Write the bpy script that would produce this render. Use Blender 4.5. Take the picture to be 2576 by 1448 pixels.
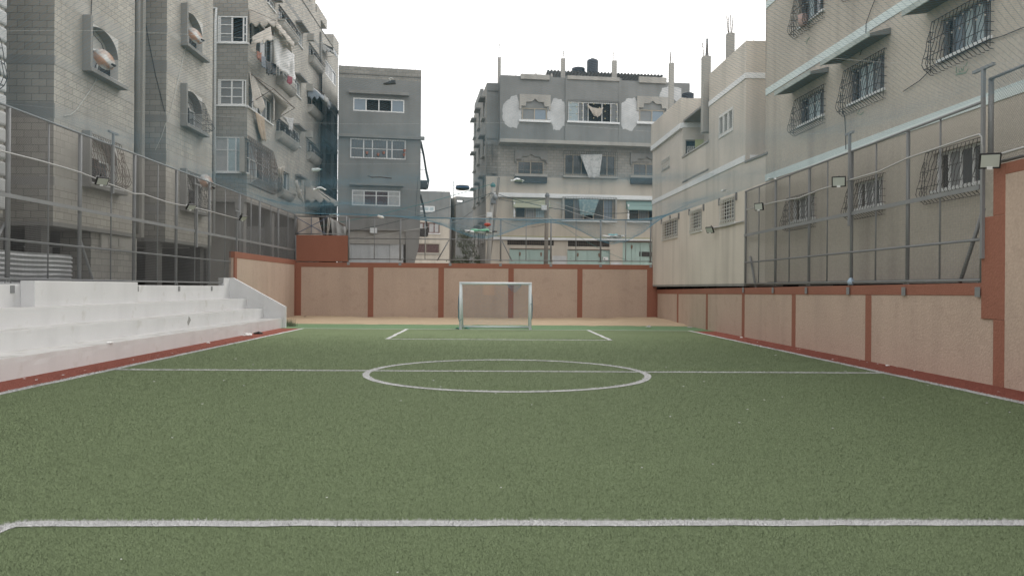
import bpy, math, random
import numpy as np
from mathutils import Vector, Matrix, noise
R = math.radians
random.seed(7); rng = np.random.default_rng(7)
for o in list(bpy.data.objects): bpy.data.objects.remove(o)
sc = bpy.context.scene; COL = sc.collection
# ---------------- camera
FPX = 1923.0; CAMZ = 1.83
cam_d = bpy.data.cameras.new('camera'); cam = bpy.data.objects.new('camera', cam_d); COL.objects.link(cam); sc.camera = cam
cam_d.sensor_width = 36; cam_d.lens = FPX/2576*36; cam_d.clip_end = 600; cam_d.clip_start = .05
CM = Matrix.Rotation(R(-1.58), 3, 'Z') @ Matrix.Rotation(R(90.0), 3, 'X') @ Matrix.Rotation(R(.43), 3, 'Z')
CP = Vector((0, 0, CAMZ)); cam.matrix_world = Matrix.Translation(CP) @ CM.to_4x4()
# ---------------- sky, sun, exposure (bright overcast)
SUN_EL, SUN_AZ = 46, 28
w = bpy.data.worlds.new("World"); sc.world = w; w.use_nodes = True
nt = w.node_tree; bg = nt.nodes['Background']
sky = nt.nodes.new('ShaderNodeTexSky'); sky.sky_type = 'NISHITA'; sky.sun_disc = False
sky.sun_elevation = R(SUN_EL); sky.sun_rotation = R(SUN_AZ); sky.air_density = 1.5; sky.dust_density = 6
mx = nt.nodes.new('ShaderNodeMixRGB'); mx.inputs['Fac'].default_value = .92
mx.inputs['Color2'].default_value = (11.55, 11.45, 11.3, 1)
nt.links.new(sky.outputs['Color'], mx.inputs['Color1']); nt.links.new(mx.outputs['Color'], bg.inputs['Color'])
bg.inputs['Strength'].default_value = .15
sl = bpy.data.lights.new('sun', 'SUN'); sl.energy = 1.1; sl.angle = R(25); sl.color = (1, .97, .92)
sun = bpy.data.objects.new('sun', sl); COL.objects.link(sun)
sv = Vector((math.sin(R(SUN_AZ))*math.cos(R(SUN_EL)), math.cos(R(SUN_AZ))*math.cos(R(SUN_EL)), math.sin(R(SUN_EL))))
sun.rotation_euler = sv.to_track_quat('Z', 'Y').to_euler(); sun.location = (0, 20, 40)
vs = sc.view_settings; vs.view_transform = 'Standard'; vs.look = 'None'; vs.exposure = 0.0; vs.gamma = 1
# ---------------- picture measurement -> world points
def ray(px, py): return CM @ Vector(((px-1288)/FPX, (724-py)/FPX, -1))
def atY(px, py, Y): d = ray(px, py); return CP + d*(Y/d.y)
def atX(px, py, X): d = ray(px, py); return CP + d*(X/d.x)
def atZ(px, py, Z): d = ray(px, py); return CP + d*((Z-CAMZ)/d.z)
def Zm(sx, sy, sw, zw):
    k = sw/zw*.62891
    return lambda x, y: (sx*.62891+k*x, sy*.62891+k*y)
z1=Zm(0,0,900,2172); z2=Zm(0,550,1000,2174); z3=Zm(800,0,600,1738); z4=Zm(800,450,600,1738); z5=Zm(1300,200,600,1738)
z6=Zm(1150,700,750,1738); z7=Zm(1850,150,900,2172); z8=Zm(1850,700,900,2005); r1=Zm(2550,50,600,1448); r2=Zm(2550,550,600,1448)
r3=Zm(3000,0,600,1448); r4=Zm(3500,0,596,1438); r5=Zm(3000,550,600,1448); r6=Zm(3500,500,596,1233); zc=Zm(1600,700,450,1862); zl=Zm(1150,650,400,1931)
class Fac:                                   # a vertical plane: u along A->B, z up, n outwards
    def __init__(s, A, B):
        s.A = Vector((A[0], A[1])); d = Vector((B[0], B[1]))-s.A; s.L = d.length; s.d = d/s.L; s.n = Vector((s.d.y, -s.d.x))
    def p(s, u, z, n=0.0):
        q = s.A+s.d*u+s.n*n; return (q.x, q.y, z)
    def uz(s, px, py, n=0.0):
        d = ray(px, py); A = s.A+s.n*n; den = d.x*s.n.x+d.y*s.n.y
        t = ((A.x)*s.n.x+(A.y)*s.n.y)/den; P = CP+d*t
        return (Vector((P.x, P.y))-A).dot(s.d), P.z
    def rect(s, zf, xl, xr, yt, yb, n=0.0):   # left px, right px, top & bottom as seen at the left edge
        a = s.uz(*zf(xl, yt), n); b = s.uz(*zf(xl, yb), n); c = s.uz(*zf(xr, yt), n); return (a[0], c[0], b[1], a[1])
# ---------------- materials
MATS = {}
def mat(name, col, rough=.85, var=.12, vs_=.7, fine=.1, fs=30., streak=0., bump=0., bs=60., metal=0., spec=.3, alpha=None, brick=None, trans=None, col2=None, c2s=1.2, c2t=.55):
    if name in MATS: return MATS[name]
    m = bpy.data.materials.new(name); MATS[name] = m; m.use_nodes = True
    n = m.node_tree.nodes; L = m.node_tree.links; b = n['Principled BSDF']
    b.inputs['Roughness'].default_value = rough; b.inputs['Metallic'].default_value = metal; b.inputs['Specular IOR Level'].default_value = spec
    tc = n.new('ShaderNodeTexCoord'); co = tc.outputs['Object']
    def noi(scale, det=3, vec=None):
        t = n.new('ShaderNodeTexNoise'); t.inputs['Scale'].default_value = scale; t.inputs['Detail'].default_value = det; L.new(vec or co, t.inputs['Vector']); return t.outputs['Fac']
    def mth(op, a, bb):
        t = n.new('ShaderNodeMath'); t.operation = op
        for i, q in enumerate((a, bb)):
            if isinstance(q, (int, float)): t.inputs[i].default_value = q
            else: L.new(q, t.inputs[i])
        return t.outputs[0]
    src = None
    if brick:
        bw, bh, mc, cv = brick
        t = n.new('ShaderNodeTexBrick'); t.offset = .5; L.new(tc.outputs['UV'], t.inputs['Vector'])
        t.inputs['Scale'].default_value = 1; t.inputs['Brick Width'].default_value = bw; t.inputs['Row Height'].default_value = bh
        t.inputs['Mortar Size'].default_value = .011; t.inputs['Mortar Smooth'].default_value = .3; t.inputs['Bias'].default_value = 0
        t.inputs['Color1'].default_value = (*col, 1); t.inputs['Color2'].default_value = (*[c*cv for c in col], 1); t.inputs['Mortar'].default_value = (*mc, 1)
        src = t.outputs['Color']; bf = t.outputs['Fac']
    else:
        t = n.new('ShaderNodeRGB'); t.outputs[0].default_value = (*col, 1); src = t.outputs[0]
    if col2:
        t = n.new('ShaderNodeMixRGB'); r = n.new('ShaderNodeValToRGB'); r.color_ramp.elements[0].position = c2t-.06; r.color_ramp.elements[1].position = c2t+.06
        L.new(noi(c2s, 6), r.inputs[0]); L.new(r.outputs[0], t.inputs['Fac']); L.new(src, t.inputs['Color1']); t.inputs['Color2'].default_value = (*col2, 1); src = t.outputs[0]
    k = 1.0
    if var: k = mth('ADD', 1-var*1.6, mth('MULTIPLY', noi(vs_, 5), var*3.2))
    if fine: k = mth('MULTIPLY', k, mth('ADD', 1-fine*1.5, mth('MULTIPLY', noi(fs, 4), fine*3)))
    if streak:
        mp = n.new('ShaderNodeMapping'); mp.inputs['Scale'].default_value = (1.5, 1.5, .12); L.new(co, mp.inputs[0])
        r = n.new('ShaderNodeValToRGB'); r.color_ramp.elements[0].position = .48; r.color_ramp.elements[1].position = .74
        L.new(noi(1.0, 5, mp.outputs[0]), r.inputs[0]); k = mth('MULTIPLY', k, mth('SUBTRACT', 1, mth('MULTIPLY', r.outputs[0], streak)))
    if not isinstance(k, float):
        t = n.new('ShaderNodeVectorMath'); t.operation = 'SCALE'; L.new(src, t.inputs[0]); L.new(k, t.inputs['Scale']); src = t.outputs[0]
    L.new(src, b.inputs['Base Color'])
    if bump:
        t = n.new('ShaderNodeBump'); t.inputs['Strength'].default_value = bump; t.inputs['Distance'].default_value = .02
        h = noi(bs, 5)
        if brick: h = mth('SUBTRACT', h, mth('MULTIPLY', bf, 1.2))
        L.new(h, t.inputs['Height']); L.new(t.outputs[0], b.inputs['Normal'])
    if trans is not None:
        out = n['Material Output']; tr = n.new('ShaderNodeBsdfTransparent'); ms = n.new('ShaderNodeMixShader'); ms.inputs[0].default_value = trans
        L.new(b.outputs[0], ms.inputs[1]); L.new(tr.outputs[0], ms.inputs[2]); L.new(ms.outputs[0], out.inputs[0])
    return m
M_BLK = mat('block_wall', (.435,.413,.372), var=.15, vs_=.45, fine=.1, streak=.16, bump=.35, brick=(.41,.205,(.25,.238,.212),.84), col2=(.335,.32,.29), c2s=.55, c2t=.6)
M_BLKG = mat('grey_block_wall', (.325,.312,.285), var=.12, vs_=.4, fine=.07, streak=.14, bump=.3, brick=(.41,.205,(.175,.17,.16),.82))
M_CON = mat('concrete', (.25,.246,.235), var=.12, vs_=.8, fine=.12, streak=.2, bump=.3)
M_CONL = mat('pale_concrete', (.375,.362,.335), var=.1, vs_=1, fine=.1, streak=.22, bump=.25)
M_PLG = mat('grey_plaster', (.225,.229,.224), var=.2, vs_=.55, fine=.07, streak=.16, bump=.2)
M_PLB = mat('beige_plaster', (.50,.455,.39), var=.1, vs_=.5, fine=.07, streak=.2, bump=.2)
M_RW = mat('beige_render', (.455,.415,.36), var=.15, vs_=.35, fine=.14, fs=14, streak=.2, bump=.7, bs=26)
M_CW = mat('cream_render', (.585,.54,.48), var=.13, vs_=.4, fine=.08, fs=22, streak=.22, bump=.35, bs=30)
M_TAN = mat('tan_render', (.475,.368,.30), var=.08, vs_=.6, fine=.12, fs=16, streak=.09, bump=.6, bs=24, col2=(.44,.338,.274), c2s=2.4, c2t=.62)
M_ORG = mat('terracotta_render', (.29,.125,.086), var=.06, vs_=.8, fine=.1, fs=16, streak=.06, bump=.6, bs=24)
M_TRD = mat('dusty_white_tread', (.47,.467,.46), rough=.8, var=.09, vs_=1.2, fine=.06, bump=.1, col2=(.37,.36,.345), c2s=1.8, c2t=.6)
M_WHC = mat('white_painted_concrete', (.655,.655,.66), rough=.7, var=.05, vs_=1.1, fine=.03, streak=.07, bump=.08, col2=(.57,.565,.55), c2s=2.2, c2t=.66)
M_WHB = mat('white_band_paint', (.74,.755,.76), var=.05, fine=.06, streak=.1)
M_TEAL = mat('pale_teal_paint', (.60,.675,.67), var=.06, fine=.06, streak=.12)
M_TEALC = mat('weathered_teal_concrete', (.39,.43,.41), var=.14, vs_=2, fine=.1, streak=.2)
M_STL = mat('galvanised_steel', (.26,.267,.273), rough=.55, metal=.35, var=.1, vs_=2, fine=.08, spec=.4)
M_STLD = mat('dull_steel', (.20,.205,.21), rough=.6, metal=.3, var=.1, vs_=2, fine=.08)
M_WIRE = mat('wire', (.27,.277,.285), rough=.6, metal=.2, var=0, fine=0)
M_PVC = mat('pvc_pipe', (.66,.68,.69), rough=.5, var=.08, vs_=1.5, fine=.04)
M_GRIL = mat('dark_iron', (.05,.047,.046), rough=.7, var=.2, vs_=3, fine=.1)
M_GRILB = mat('brown_iron', (.16,.125,.105), rough=.8, var=.25, vs_=4, fine=.1)
M_GRILW = mat('white_iron', (.62,.62,.60), rough=.6, var=.1, fine=.05)
M_FRM = mat('white_aluminium', (.72,.73,.73), rough=.45, var=.05, fine=.02)
M_FRB = mat('bronze_aluminium', (.36,.32,.26), rough=.5, var=.05, fine=.02)
M_GLS = mat('window_glass', (.07,.082,.09), rough=.08, var=.2, vs_=.9, fine=0, spec=.6)
M_GLB = mat('blue_glass', (.20,.25,.30), rough=.15, var=.12, vs_=1.2, fine=0, spec=.5)
M_DRK = mat('interior_shade_black', (.03,.03,.03), rough=.9, var=.3, fine=0)  # near-black colour stands in for the unlit space behind openings
M_SCR = mat('insect_screen', (.23,.24,.245), rough=.9, var=.1, fine=.08, fs=60)
M_CUR = mat('curtain', (.42,.42,.42), rough=.9, var=.2, vs_=3, fine=.08)
M_CURB = mat('pale_blue_curtain', (.42,.50,.53), rough=.9, var=.14, vs_=3, fine=.06)
M_CURR = mat('maroon_curtain', (.10,.06,.058), rough=.9, var=.2, vs_=4, fine=.05)
M_CLT = mat('tan_canvas', (.47,.435,.39), rough=.9, var=.12, vs_=1.6, fine=.06)
M_CLW = mat('white_tarp', (.68,.68,.68), rough=.75, var=.06, vs_=1.4, fine=.04)
M_CLG = mat('grey_tarp', (.32,.32,.31), rough=.9, var=.14, vs_=1.6, fine=.06)
M_RUG = mat('tan_rug', (.42,.34,.26), rough=.95, var=.12, vs_=6, fine=.12)
M_GAR = mat('mint_painted_metal', (.36,.475,.44), rough=.6, var=.06, vs_=1.5, fine=.05, streak=.1, col2=(.22,.15,.10), c2s=2.6, c2t=.72)
M_GAW = mat('grey_white_metal', (.48,.50,.51), rough=.6, var=.08, vs_=1.5, fine=.05, streak=.12, col2=(.24,.17,.12), c2s=2.2, c2t=.7)
M_COR = mat('corrugated_metal', (.42,.43,.44), rough=.5, metal=.3, var=.2, vs_=1.4, fine=.1)
M_RUST = mat('rusty_white_dish', (.46,.47,.46), rough=.7, var=.05, fine=.05, col2=(.36,.215,.14), c2s=2.2, c2t=.5)
M_BLKP = mat('black_plastic', (.03,.03,.032), rough=.5, var=.1, fine=0)
M_TANK = mat('dark_water_tank', (.055,.062,.075), rough=.5, var=.1, vs_=2, fine=.03)
M_LENS = mat('frosted_lamp_glass', (.44,.47,.43), rough=.25, var=.03, fine=0, spec=.5)
M_GOAL = mat('white_goal_paint', (.70,.75,.78), rough=.35, var=.05, vs_=2, fine=.03, spec=.5)
M_NET = mat('blue_nylon', (.115,.255,.345), rough=.7, var=.1, fine=0)
M_NETG = mat('teal_nylon', (.16,.30,.38), rough=.7, var=.1, fine=0)
M_WOOD = mat('weathered_wood', (.20,.18,.155), rough=.9, var=.15, vs_=2, fine=.15, streak=.25)
M_CABL = mat('dark_cable', (.05,.07,.075), rough=.7, var=0, fine=0)
M_CABT = mat('teal_cable', (.08,.22,.22), rough=.7, var=0, fine=0)
M_CABW = mat('pale_rope', (.5,.5,.48), rough=.8, var=0, fine=0)
M_WHP = mat('white_patch_plaster', (.50,.51,.515), var=.2, vs_=1.4, fine=.08, streak=.15)
M_PAP = mat('white_litter', (.75,.75,.74), rough=.8, var=.05, fine=0)
M_SAND = mat('sand_soil', (.46,.355,.245), rough=.95, var=.08, vs_=.8, fine=.1, fs=14, bump=.4, bs=9)
M_TRK = mat('red_turf', (.255,.078,.055), rough=.95, var=.1, vs_=2, fine=.3, fs=60, bump=.5, bs=90)
M_STR = mat('street_dust', (.30,.28,.25), rough=.95, var=.15, fine=.1)
M_EDG = mat('gap_shade_black', (.03,.03,.03), var=0, fine=0)  # near-black colour stands in for shade under the overhanging houses
M_LEAF = mat('grey_green_leaves', (.17,.20,.135), rough=.8, var=.3, vs_=3, fine=.1)
M_BARK = mat('bark', (.13,.11,.09), var=.2, fine=.1)
# ---------------- mesh builder
class MB:
    def __init__(s): s.v = []; s.f = []; s.m = []; s.ms = []
    def mi(s, m):
        if m not in s.ms: s.ms.append(m)
        return s.ms.index(m)
    def poly(s, pts, m):
        i = len(s.v); s.v += [tuple(p) for p in pts]; s.f.append(list(range(i, i+len(pts)))); s.m.append(s.mi(m)); return s
    def hexa(s, b, m):                          # b: 8 points, bottom ring then top ring (CCW from above)
        i = len(s.v); s.v += [tuple(p) for p in b]; k = s.mi(m)
        for q in ((3,2,1,0),(4,5,6,7),(0,1,5,4),(1,2,6,5),(2,3,7,6),(3,0,4,7)): s.f.append([i+j for j in q]); s.m.append(k)
        return s
    def box(s, x0, x1, y0, y1, za, zb, m):
        return s.hexa([(x0,y0,za),(x1,y0,za),(x1,y1,za),(x0,y1,za),(x0,y0,zb),(x1,y0,zb),(x1,y1,zb),(x0,y1,zb)], m)
    def fbox(s, F, u0, u1, za, zb, n0, n1, m):
        return s.hexa([F.p(u0,za,n1),F.p(u1,za,n1),F.p(u1,za,n0),F.p(u0,za,n0),F.p(u0,zb,n1),F.p(u1,zb,n1),F.p(u1,zb,n0),F.p(u0,zb,n0)], m)
    def prism(s, F, prof, n0, n1, m):           # prof: CCW list of (u,z) seen from outside
        a = [F.p(u, z, n1) for u, z in prof]; b = [F.p(u, z, n0) for u, z in prof]; N = len(a)
        s.poly(a, m); s.poly(b[::-1], m)
        for i in range(N): j = (i+1) % N; s.poly([a[i], b[i], b[j], a[j]], m)
        return s
    def slab(s, pts, za, zb, m):                # footprint CCW
        N = len(pts); s.poly([(x,y,zb) for x,y in pts], m); s.poly([(x,y,za) for x,y in pts][::-1], m)
        for i in range(N):
            j = (i+1) % N; s.poly([(*pts[i],za),(*pts[j],za),(*pts[j],zb),(*pts[i],zb)], m)
        return s
    def tube(s, pts, r, m, n=6, cap=True):
        pts = [Vector(p) for p in pts]; k = s.mi(m); i0 = len(s.v); N = len(pts); up = None
        rs = r if isinstance(r, (list, tuple)) else [r]*N
        for i, p in enumerate(pts):
            t = (pts[min(i+1, N-1)]-pts[max(i-1, 0)]).normalized()
            if up is None: up = Vector((0,0,1)) if abs(t.z) < .9 else Vector((1,0,0))
            a = t.cross(up).normalized(); b = a.cross(t).normalized(); up = b
            for j in range(n):
                q = 2*math.pi*(j+.5)/n; s.v.append(tuple(p+(a*math.cos(q)+b*math.sin(q))*rs[i]))
        for i in range(N-1):
            for j in range(n):
                a_ = i0+i*n+j; b_ = i0+i*n+(j+1) % n; s.f.append([a_, b_, b_+n, a_+n]); s.m.append(k)
        if cap:
            s.f.append([i0+j for j in range(n)][::-1]); s.m.append(k); s.f.append([i0+(N-1)*n+j for j in range(n)]); s.m.append(k)
        return s
    def lathe(s, c, prof, m, n=20, axis=None):
        k = s.mi(m); i0 = len(s.v); c = Vector(c); q = (axis.to_track_quat('Z','Y') if axis else None)
        for r, z in prof:
            for j in range(n):
                a = 2*math.pi*j/n; p = Vector((r*math.cos(a), r*math.sin(a), z)); p = (q @ p if q else p)+c; s.v.append(tuple(p))
        for i in range(len(prof)-1):
            for j in range(n):
                a_ = i0+i*n+j; b_ = i0+i*n+(j+1) % n; s.f.append([a_, b_, b_+n, a_+n]); s.m.append(k)
        s.f.append([i0+j for j in range(n)][::-1]); s.m.append(k); e = i0+(len(prof)-1)*n; s.f.append([e+j for j in range(n)]); s.m.append(k)
        return s
    def grid(s, fn, nu, nv, m):
        k = s.mi(m); i0 = len(s.v)
        for j in range(nv+1):
            for i in range(nu+1): s.v.append(tuple(fn(i/nu, j/nv)))
        for j in range(nv):
            for i in range(nu):
                a = i0+j*(nu+1)+i; s.f.append([a, a+1, a+nu+2, a+nu+1]); s.m.append(k)
        return s
    def build(s, name, parent=None, smooth=False, solid=0, base=None, bevel=0):
        if not s.f: return None
        o = base
        if parent is not None: org = Vector(parent['_w'])
        else:
            V = np.array(s.v); org = Vector(((V[:,0].min()+V[:,0].max())/2, (V[:,1].min()+V[:,1].max())/2, V[:,2].min()))
        me = bpy.data.meshes.new(name)
        me.from_pydata([(x-org.x, y-org.y, z-org.z) for x, y, z in s.v], [], s.f)
        for m in s.ms: me.materials.append(m)
        me.polygons.foreach_set('material_index', s.m)
        uv = me.uv_layers.new(name='UVMap'); co = np.array(s.v); buf = np.zeros((len(me.loops), 2))
        nor = np.zeros(len(me.polygons)*3); me.polygons.foreach_get('normal', nor); nor = nor.reshape(-1, 3)
        for p, nn in zip(me.polygons, nor):
            li = list(p.loop_indices); c = co[s.f[p.index]]
            if abs(nn[2]) > .75: buf[li] = c[:, :2]
            else:
                h = math.hypot(nn[0], nn[1]); buf[li, 0] = (-nn[1]*c[:,0]+nn[0]*c[:,1])/h; buf[li, 1] = c[:,2]
        uv.data.foreach_set('uv', buf.ravel())
        if smooth: me.polygons.foreach_set('use_smooth', [True]*len(me.polygons))
        me.update()
        o = bpy.data.objects.new(name, me); COL.objects.link(o)
        o['_w'] = (org.x, org.y, org.z)
        if parent is not None: o.parent = parent
        else: o.location = org
        if solid:
            md = o.modifiers.new('thickness', 'SOLIDIFY'); md.thickness = solid; md.offset = 0
        if bevel:
            md = o.modifiers.new('bevel', 'BEVEL'); md.width = bevel; md.segments = 2; md.limit_method = 'ANGLE'
        return o
def tag(o, label, cat, group=None, kind=None):
    if label: o['label'] = label
    if cat: o['category'] = cat
    if group: o['group'] = group
    if kind: o['kind'] = kind
    return o
def thing(name, label, cat, loc, group=None):
    o = bpy.data.objects.new(name, None); COL.objects.link(o); o.location = loc; o['_w'] = tuple(loc); o.empty_display_size = .3
    return tag(o, label, cat, group)
def struct(o): o['kind'] = 'structure'; return o
def wires(segs, r):                              # segs: (N,2,3) -> arrays of thin three-sided rods
    segs = np.asarray(segs, float); N = len(segs); d = segs[:,1]-segs[:,0]; d /= np.linalg.norm(d, axis=1)[:,None]
    up = np.where(np.abs(d[:,2:3]) < .9, np.array([[0,0,1.]]), np.array([[1.,0,0]])); a = np.cross(d, up); a /= np.linalg.norm(a, axis=1)[:,None]; b = np.cross(a, d)
    V = np.zeros((N, 6, 3))
    for j in range(3):
        q = 2*math.pi*j/3; off = (a*math.cos(q)+b*math.sin(q))*r; V[:, j] = segs[:,0]+off; V[:, 3+j] = segs[:,1]+off
    base = np.arange(N)[:,None]*6
    F = np.concatenate([base+np.array([[j, (j+1)%3, 3+(j+1)%3, 3+j]]) for j in range(3)], 0)
    return V.reshape(-1,3), F
def raw(name, V, F, mats, parent=None, org=None, midx=None, label=None):
    org = np.array(parent['_w'] if parent is not None else (org if org is not None else (0,0,0)), float)
    me = bpy.data.meshes.new(name); k = F.shape[1]
    me.vertices.add(len(V)); me.vertices.foreach_set('co', (V-org).astype(np.float32).ravel())
    me.loops.add(F.size); me.loops.foreach_set('vertex_index', F.astype(np.int32).ravel())
    me.polygons.add(len(F)); me.polygons.foreach_set('loop_start', np.arange(0, F.size, k, dtype=np.int32)); me.polygons.foreach_set('loop_total', np.full(len(F), k, np.int32))
    for m in mats: me.materials.append(m)
    if midx is not None: me.polygons.foreach_set('material_index', midx.astype(np.int32))
    me.update(calc_edges=True); o = bpy.data.objects.new(name, me); COL.objects.link(o); o['_w'] = tuple(float(q) for q in org)
    if parent is not None: o.parent = parent
    else: o.location = org
    return o
def copy_tree(o, loc, label=None, rot=None, parent=None):
    c = o.copy(); COL.objects.link(c)
    if parent is None:
        c.location = loc
        if rot: c.rotation_euler = rot
        if label: c['label'] = label
    else: c.parent = parent
    for ch in list(o.children): copy_tree(ch, None, parent=c)
    return c
# ================= ground, pitch, sand
XL, XR, Y0, YG, YH, YB = -8.17, 8.76, -3.0, 33.55, 16.75, 45.0
XW, XS, XF = 9.80, -9.16, -11.5            # right wall face, bleacher front, bleacher back wall face
YG0 = 2*YH-YG
struct(MB().poly([(-160,-40,-.12),(160,-40,-.12),(160,260,-.12),(-160,260,-.12)], M_STR).build('ground'))
M_GRB = mat('turf_green', (.155,.201,.102), rough=.95, var=.08, vs_=.5, fine=.1, fs=75, bump=.2, bs=110, col2=(.149,.194,.098), c2s=.45, c2t=.5)
M_GRS = mat('bright_turf_green', (.145,.238,.125), rough=.95, var=.08, vs_=.6, fine=.25, fs=60, bump=.5, bs=90)
M_LIN = mat('white_turf_line', (.60,.60,.60), rough=.9, var=.08, vs_=4, fine=.2, fs=60, bump=.4, bs=80)
MB().poly([(XS-.1,Y0,0),(XW+.05,Y0,0),(XW+.05,YG+.05,0),(XS-.1,YG+.05,0)], M_GRB)
struct(MB().grid(lambda a,b:(XS-.1+(XW-XS+.15)*a, Y0+(YG-Y0)*b, 0), 6, 12, M_GRB).build('turf'))
struct(MB().grid(lambda a,b:(XS-2+(XW-XS+2.05)*a, YG+(37.7-YG)*b, .002), 6, 3, M_GRS).build('turf_verge'))
def sand_z(x, y):
    t = (y-37.3)/7.7
    return -.03+.055*min(1, max(0, t*6))+t*.05+.07*t*noise.noise(Vector((x*.55, y*.5, 3)))+.035*noise.noise(Vector((x*1.3, y*1.1, 9)))+.12*t*math.exp(-((x-9.2)/1.6)**2)+.05*t*math.exp(-((x+10)/2)**2)
def sand_y(x, b):
    e = 37.3+.12*noise.noise(Vector((x*.8, 0, 5)))
    return e+(45.05-e)*b
struct(MB().grid(lambda a,b:(-11.5+21.4*a, sand_y(-11.5+21.4*a, b), sand_z(-11.5+21.4*a, sand_y(-11.5+21.4*a, b))+.012), 120, 40, M_SAND).build('sand', smooth=True))
def wob(t, s, a=.02): return a*noise.noise(Vector((t*.7, s, 0)))*1.6
struct(MB().grid(lambda a,b:(XS-.05+(XL-.04-XS)*a+wob(Y0+37*b,3)*a, Y0+(YG-Y0)*b, .004), 1, 60, M_TRK).build('red_track'))
struct(MB().grid(lambda a,b:(XR+.04+(XW+.02-XR-.04)*a+wob(Y0+37*b,4)*(1-a), Y0+(YG-.5-Y0)*b, .004), 1, 60, M_TRK).build('red_track'))
for x0, x1, ya, yb in ((-32, -11.75, -10, 150), (10.02, 40, -10, 45.3), (-11.7, 40, 45.3, 150)):
    struct(MB().box(x0, x1, ya, yb, -.1, 1.2 if x0 != 10.02 else .9, M_STR).build('street'))
# lines: each a sheet, plus white fibres below
LW = .13
LINES = []
def line(name, pts, wid=LW, seed=0):
    LINES.append((np.array(pts), wid))
    P = [Vector((x, y, 0)) for x, y in pts]; m = MB(); L_ = []; R_ = []
    for i, p in enumerate(P):
        t = (P[min(i+1, len(P)-1)]-P[max(i-1, 0)]).normalized(); n = Vector((-t.y, t.x, 0)); h = wid/2*(.96 if P[i].y < 24 else 1)*(1+.12*noise.noise(Vector((i*.9, seed, 1))))
        L_.append(p+n*h+Vector((0,0,.005+.0004*seed))); R_.append(p-n*h+Vector((0,0,.005+.0004*seed)))
    for i in range(len(P)-1): m.poly([R_[i], R_[i+1], L_[i+1], L_[i]], M_LIN)
    struct(m.build(name))
def seg(x0, y0, x1, y1, n, s, a=.025): return [(x0+(x1-x0)*i/n+(wob(i*.9, s, a) if abs(y1-y0) > abs(x1-x0) else 0), y0+(y1-y0)*i/n+(wob(i*.9, s, a) if abs(y1-y0) <= abs(x1-x0) else 0)) for i in range(n+1)]
line('touch_line', seg(XL, Y0, XL, YG, 60, 1), .15, seed=1); line('touch_line', seg(XR, Y0, XR, YG, 60, 2), .15, seed=2)
line('goal_line', seg(XL, YG, XR, YG, 40, 3), .13, 3); line('halfway_line', seg(XL, YH, XR, YH, 40, 4), seed=4)
BX0, BX1, BD = -3.64, 4.27, 6.55
line('penalty_area_line', seg(BX0, YG-BD, BX1, YG-BD, 20, 5), seed=5); line('penalty_area_line', seg(BX0, YG, BX0, YG-BD, 12, 6), .14, seed=6); line('penalty_area_line', seg(BX1, YG, BX1, YG-BD, 12, 7), .14, seed=7)
YN = 5.93
line('penalty_area_line', [(BX0-.06, YN-.75),(BX0-.02,YN-.3),(BX0+.0,YN-.10),(BX0+.05,YN-.02),(BX0+.16,YN)]+seg(BX0+.35, YN, BX1+.3, YN, 30, 8, .015), .132, seed=8)
CX, RC = .36, 2.98
line('centre_circle', [(CX+RC*math.sin(2*math.pi*i/72), YH-.33+RC*math.cos(2*math.pi*i/72)) for i in range(73)], .14, seed=9)
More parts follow.
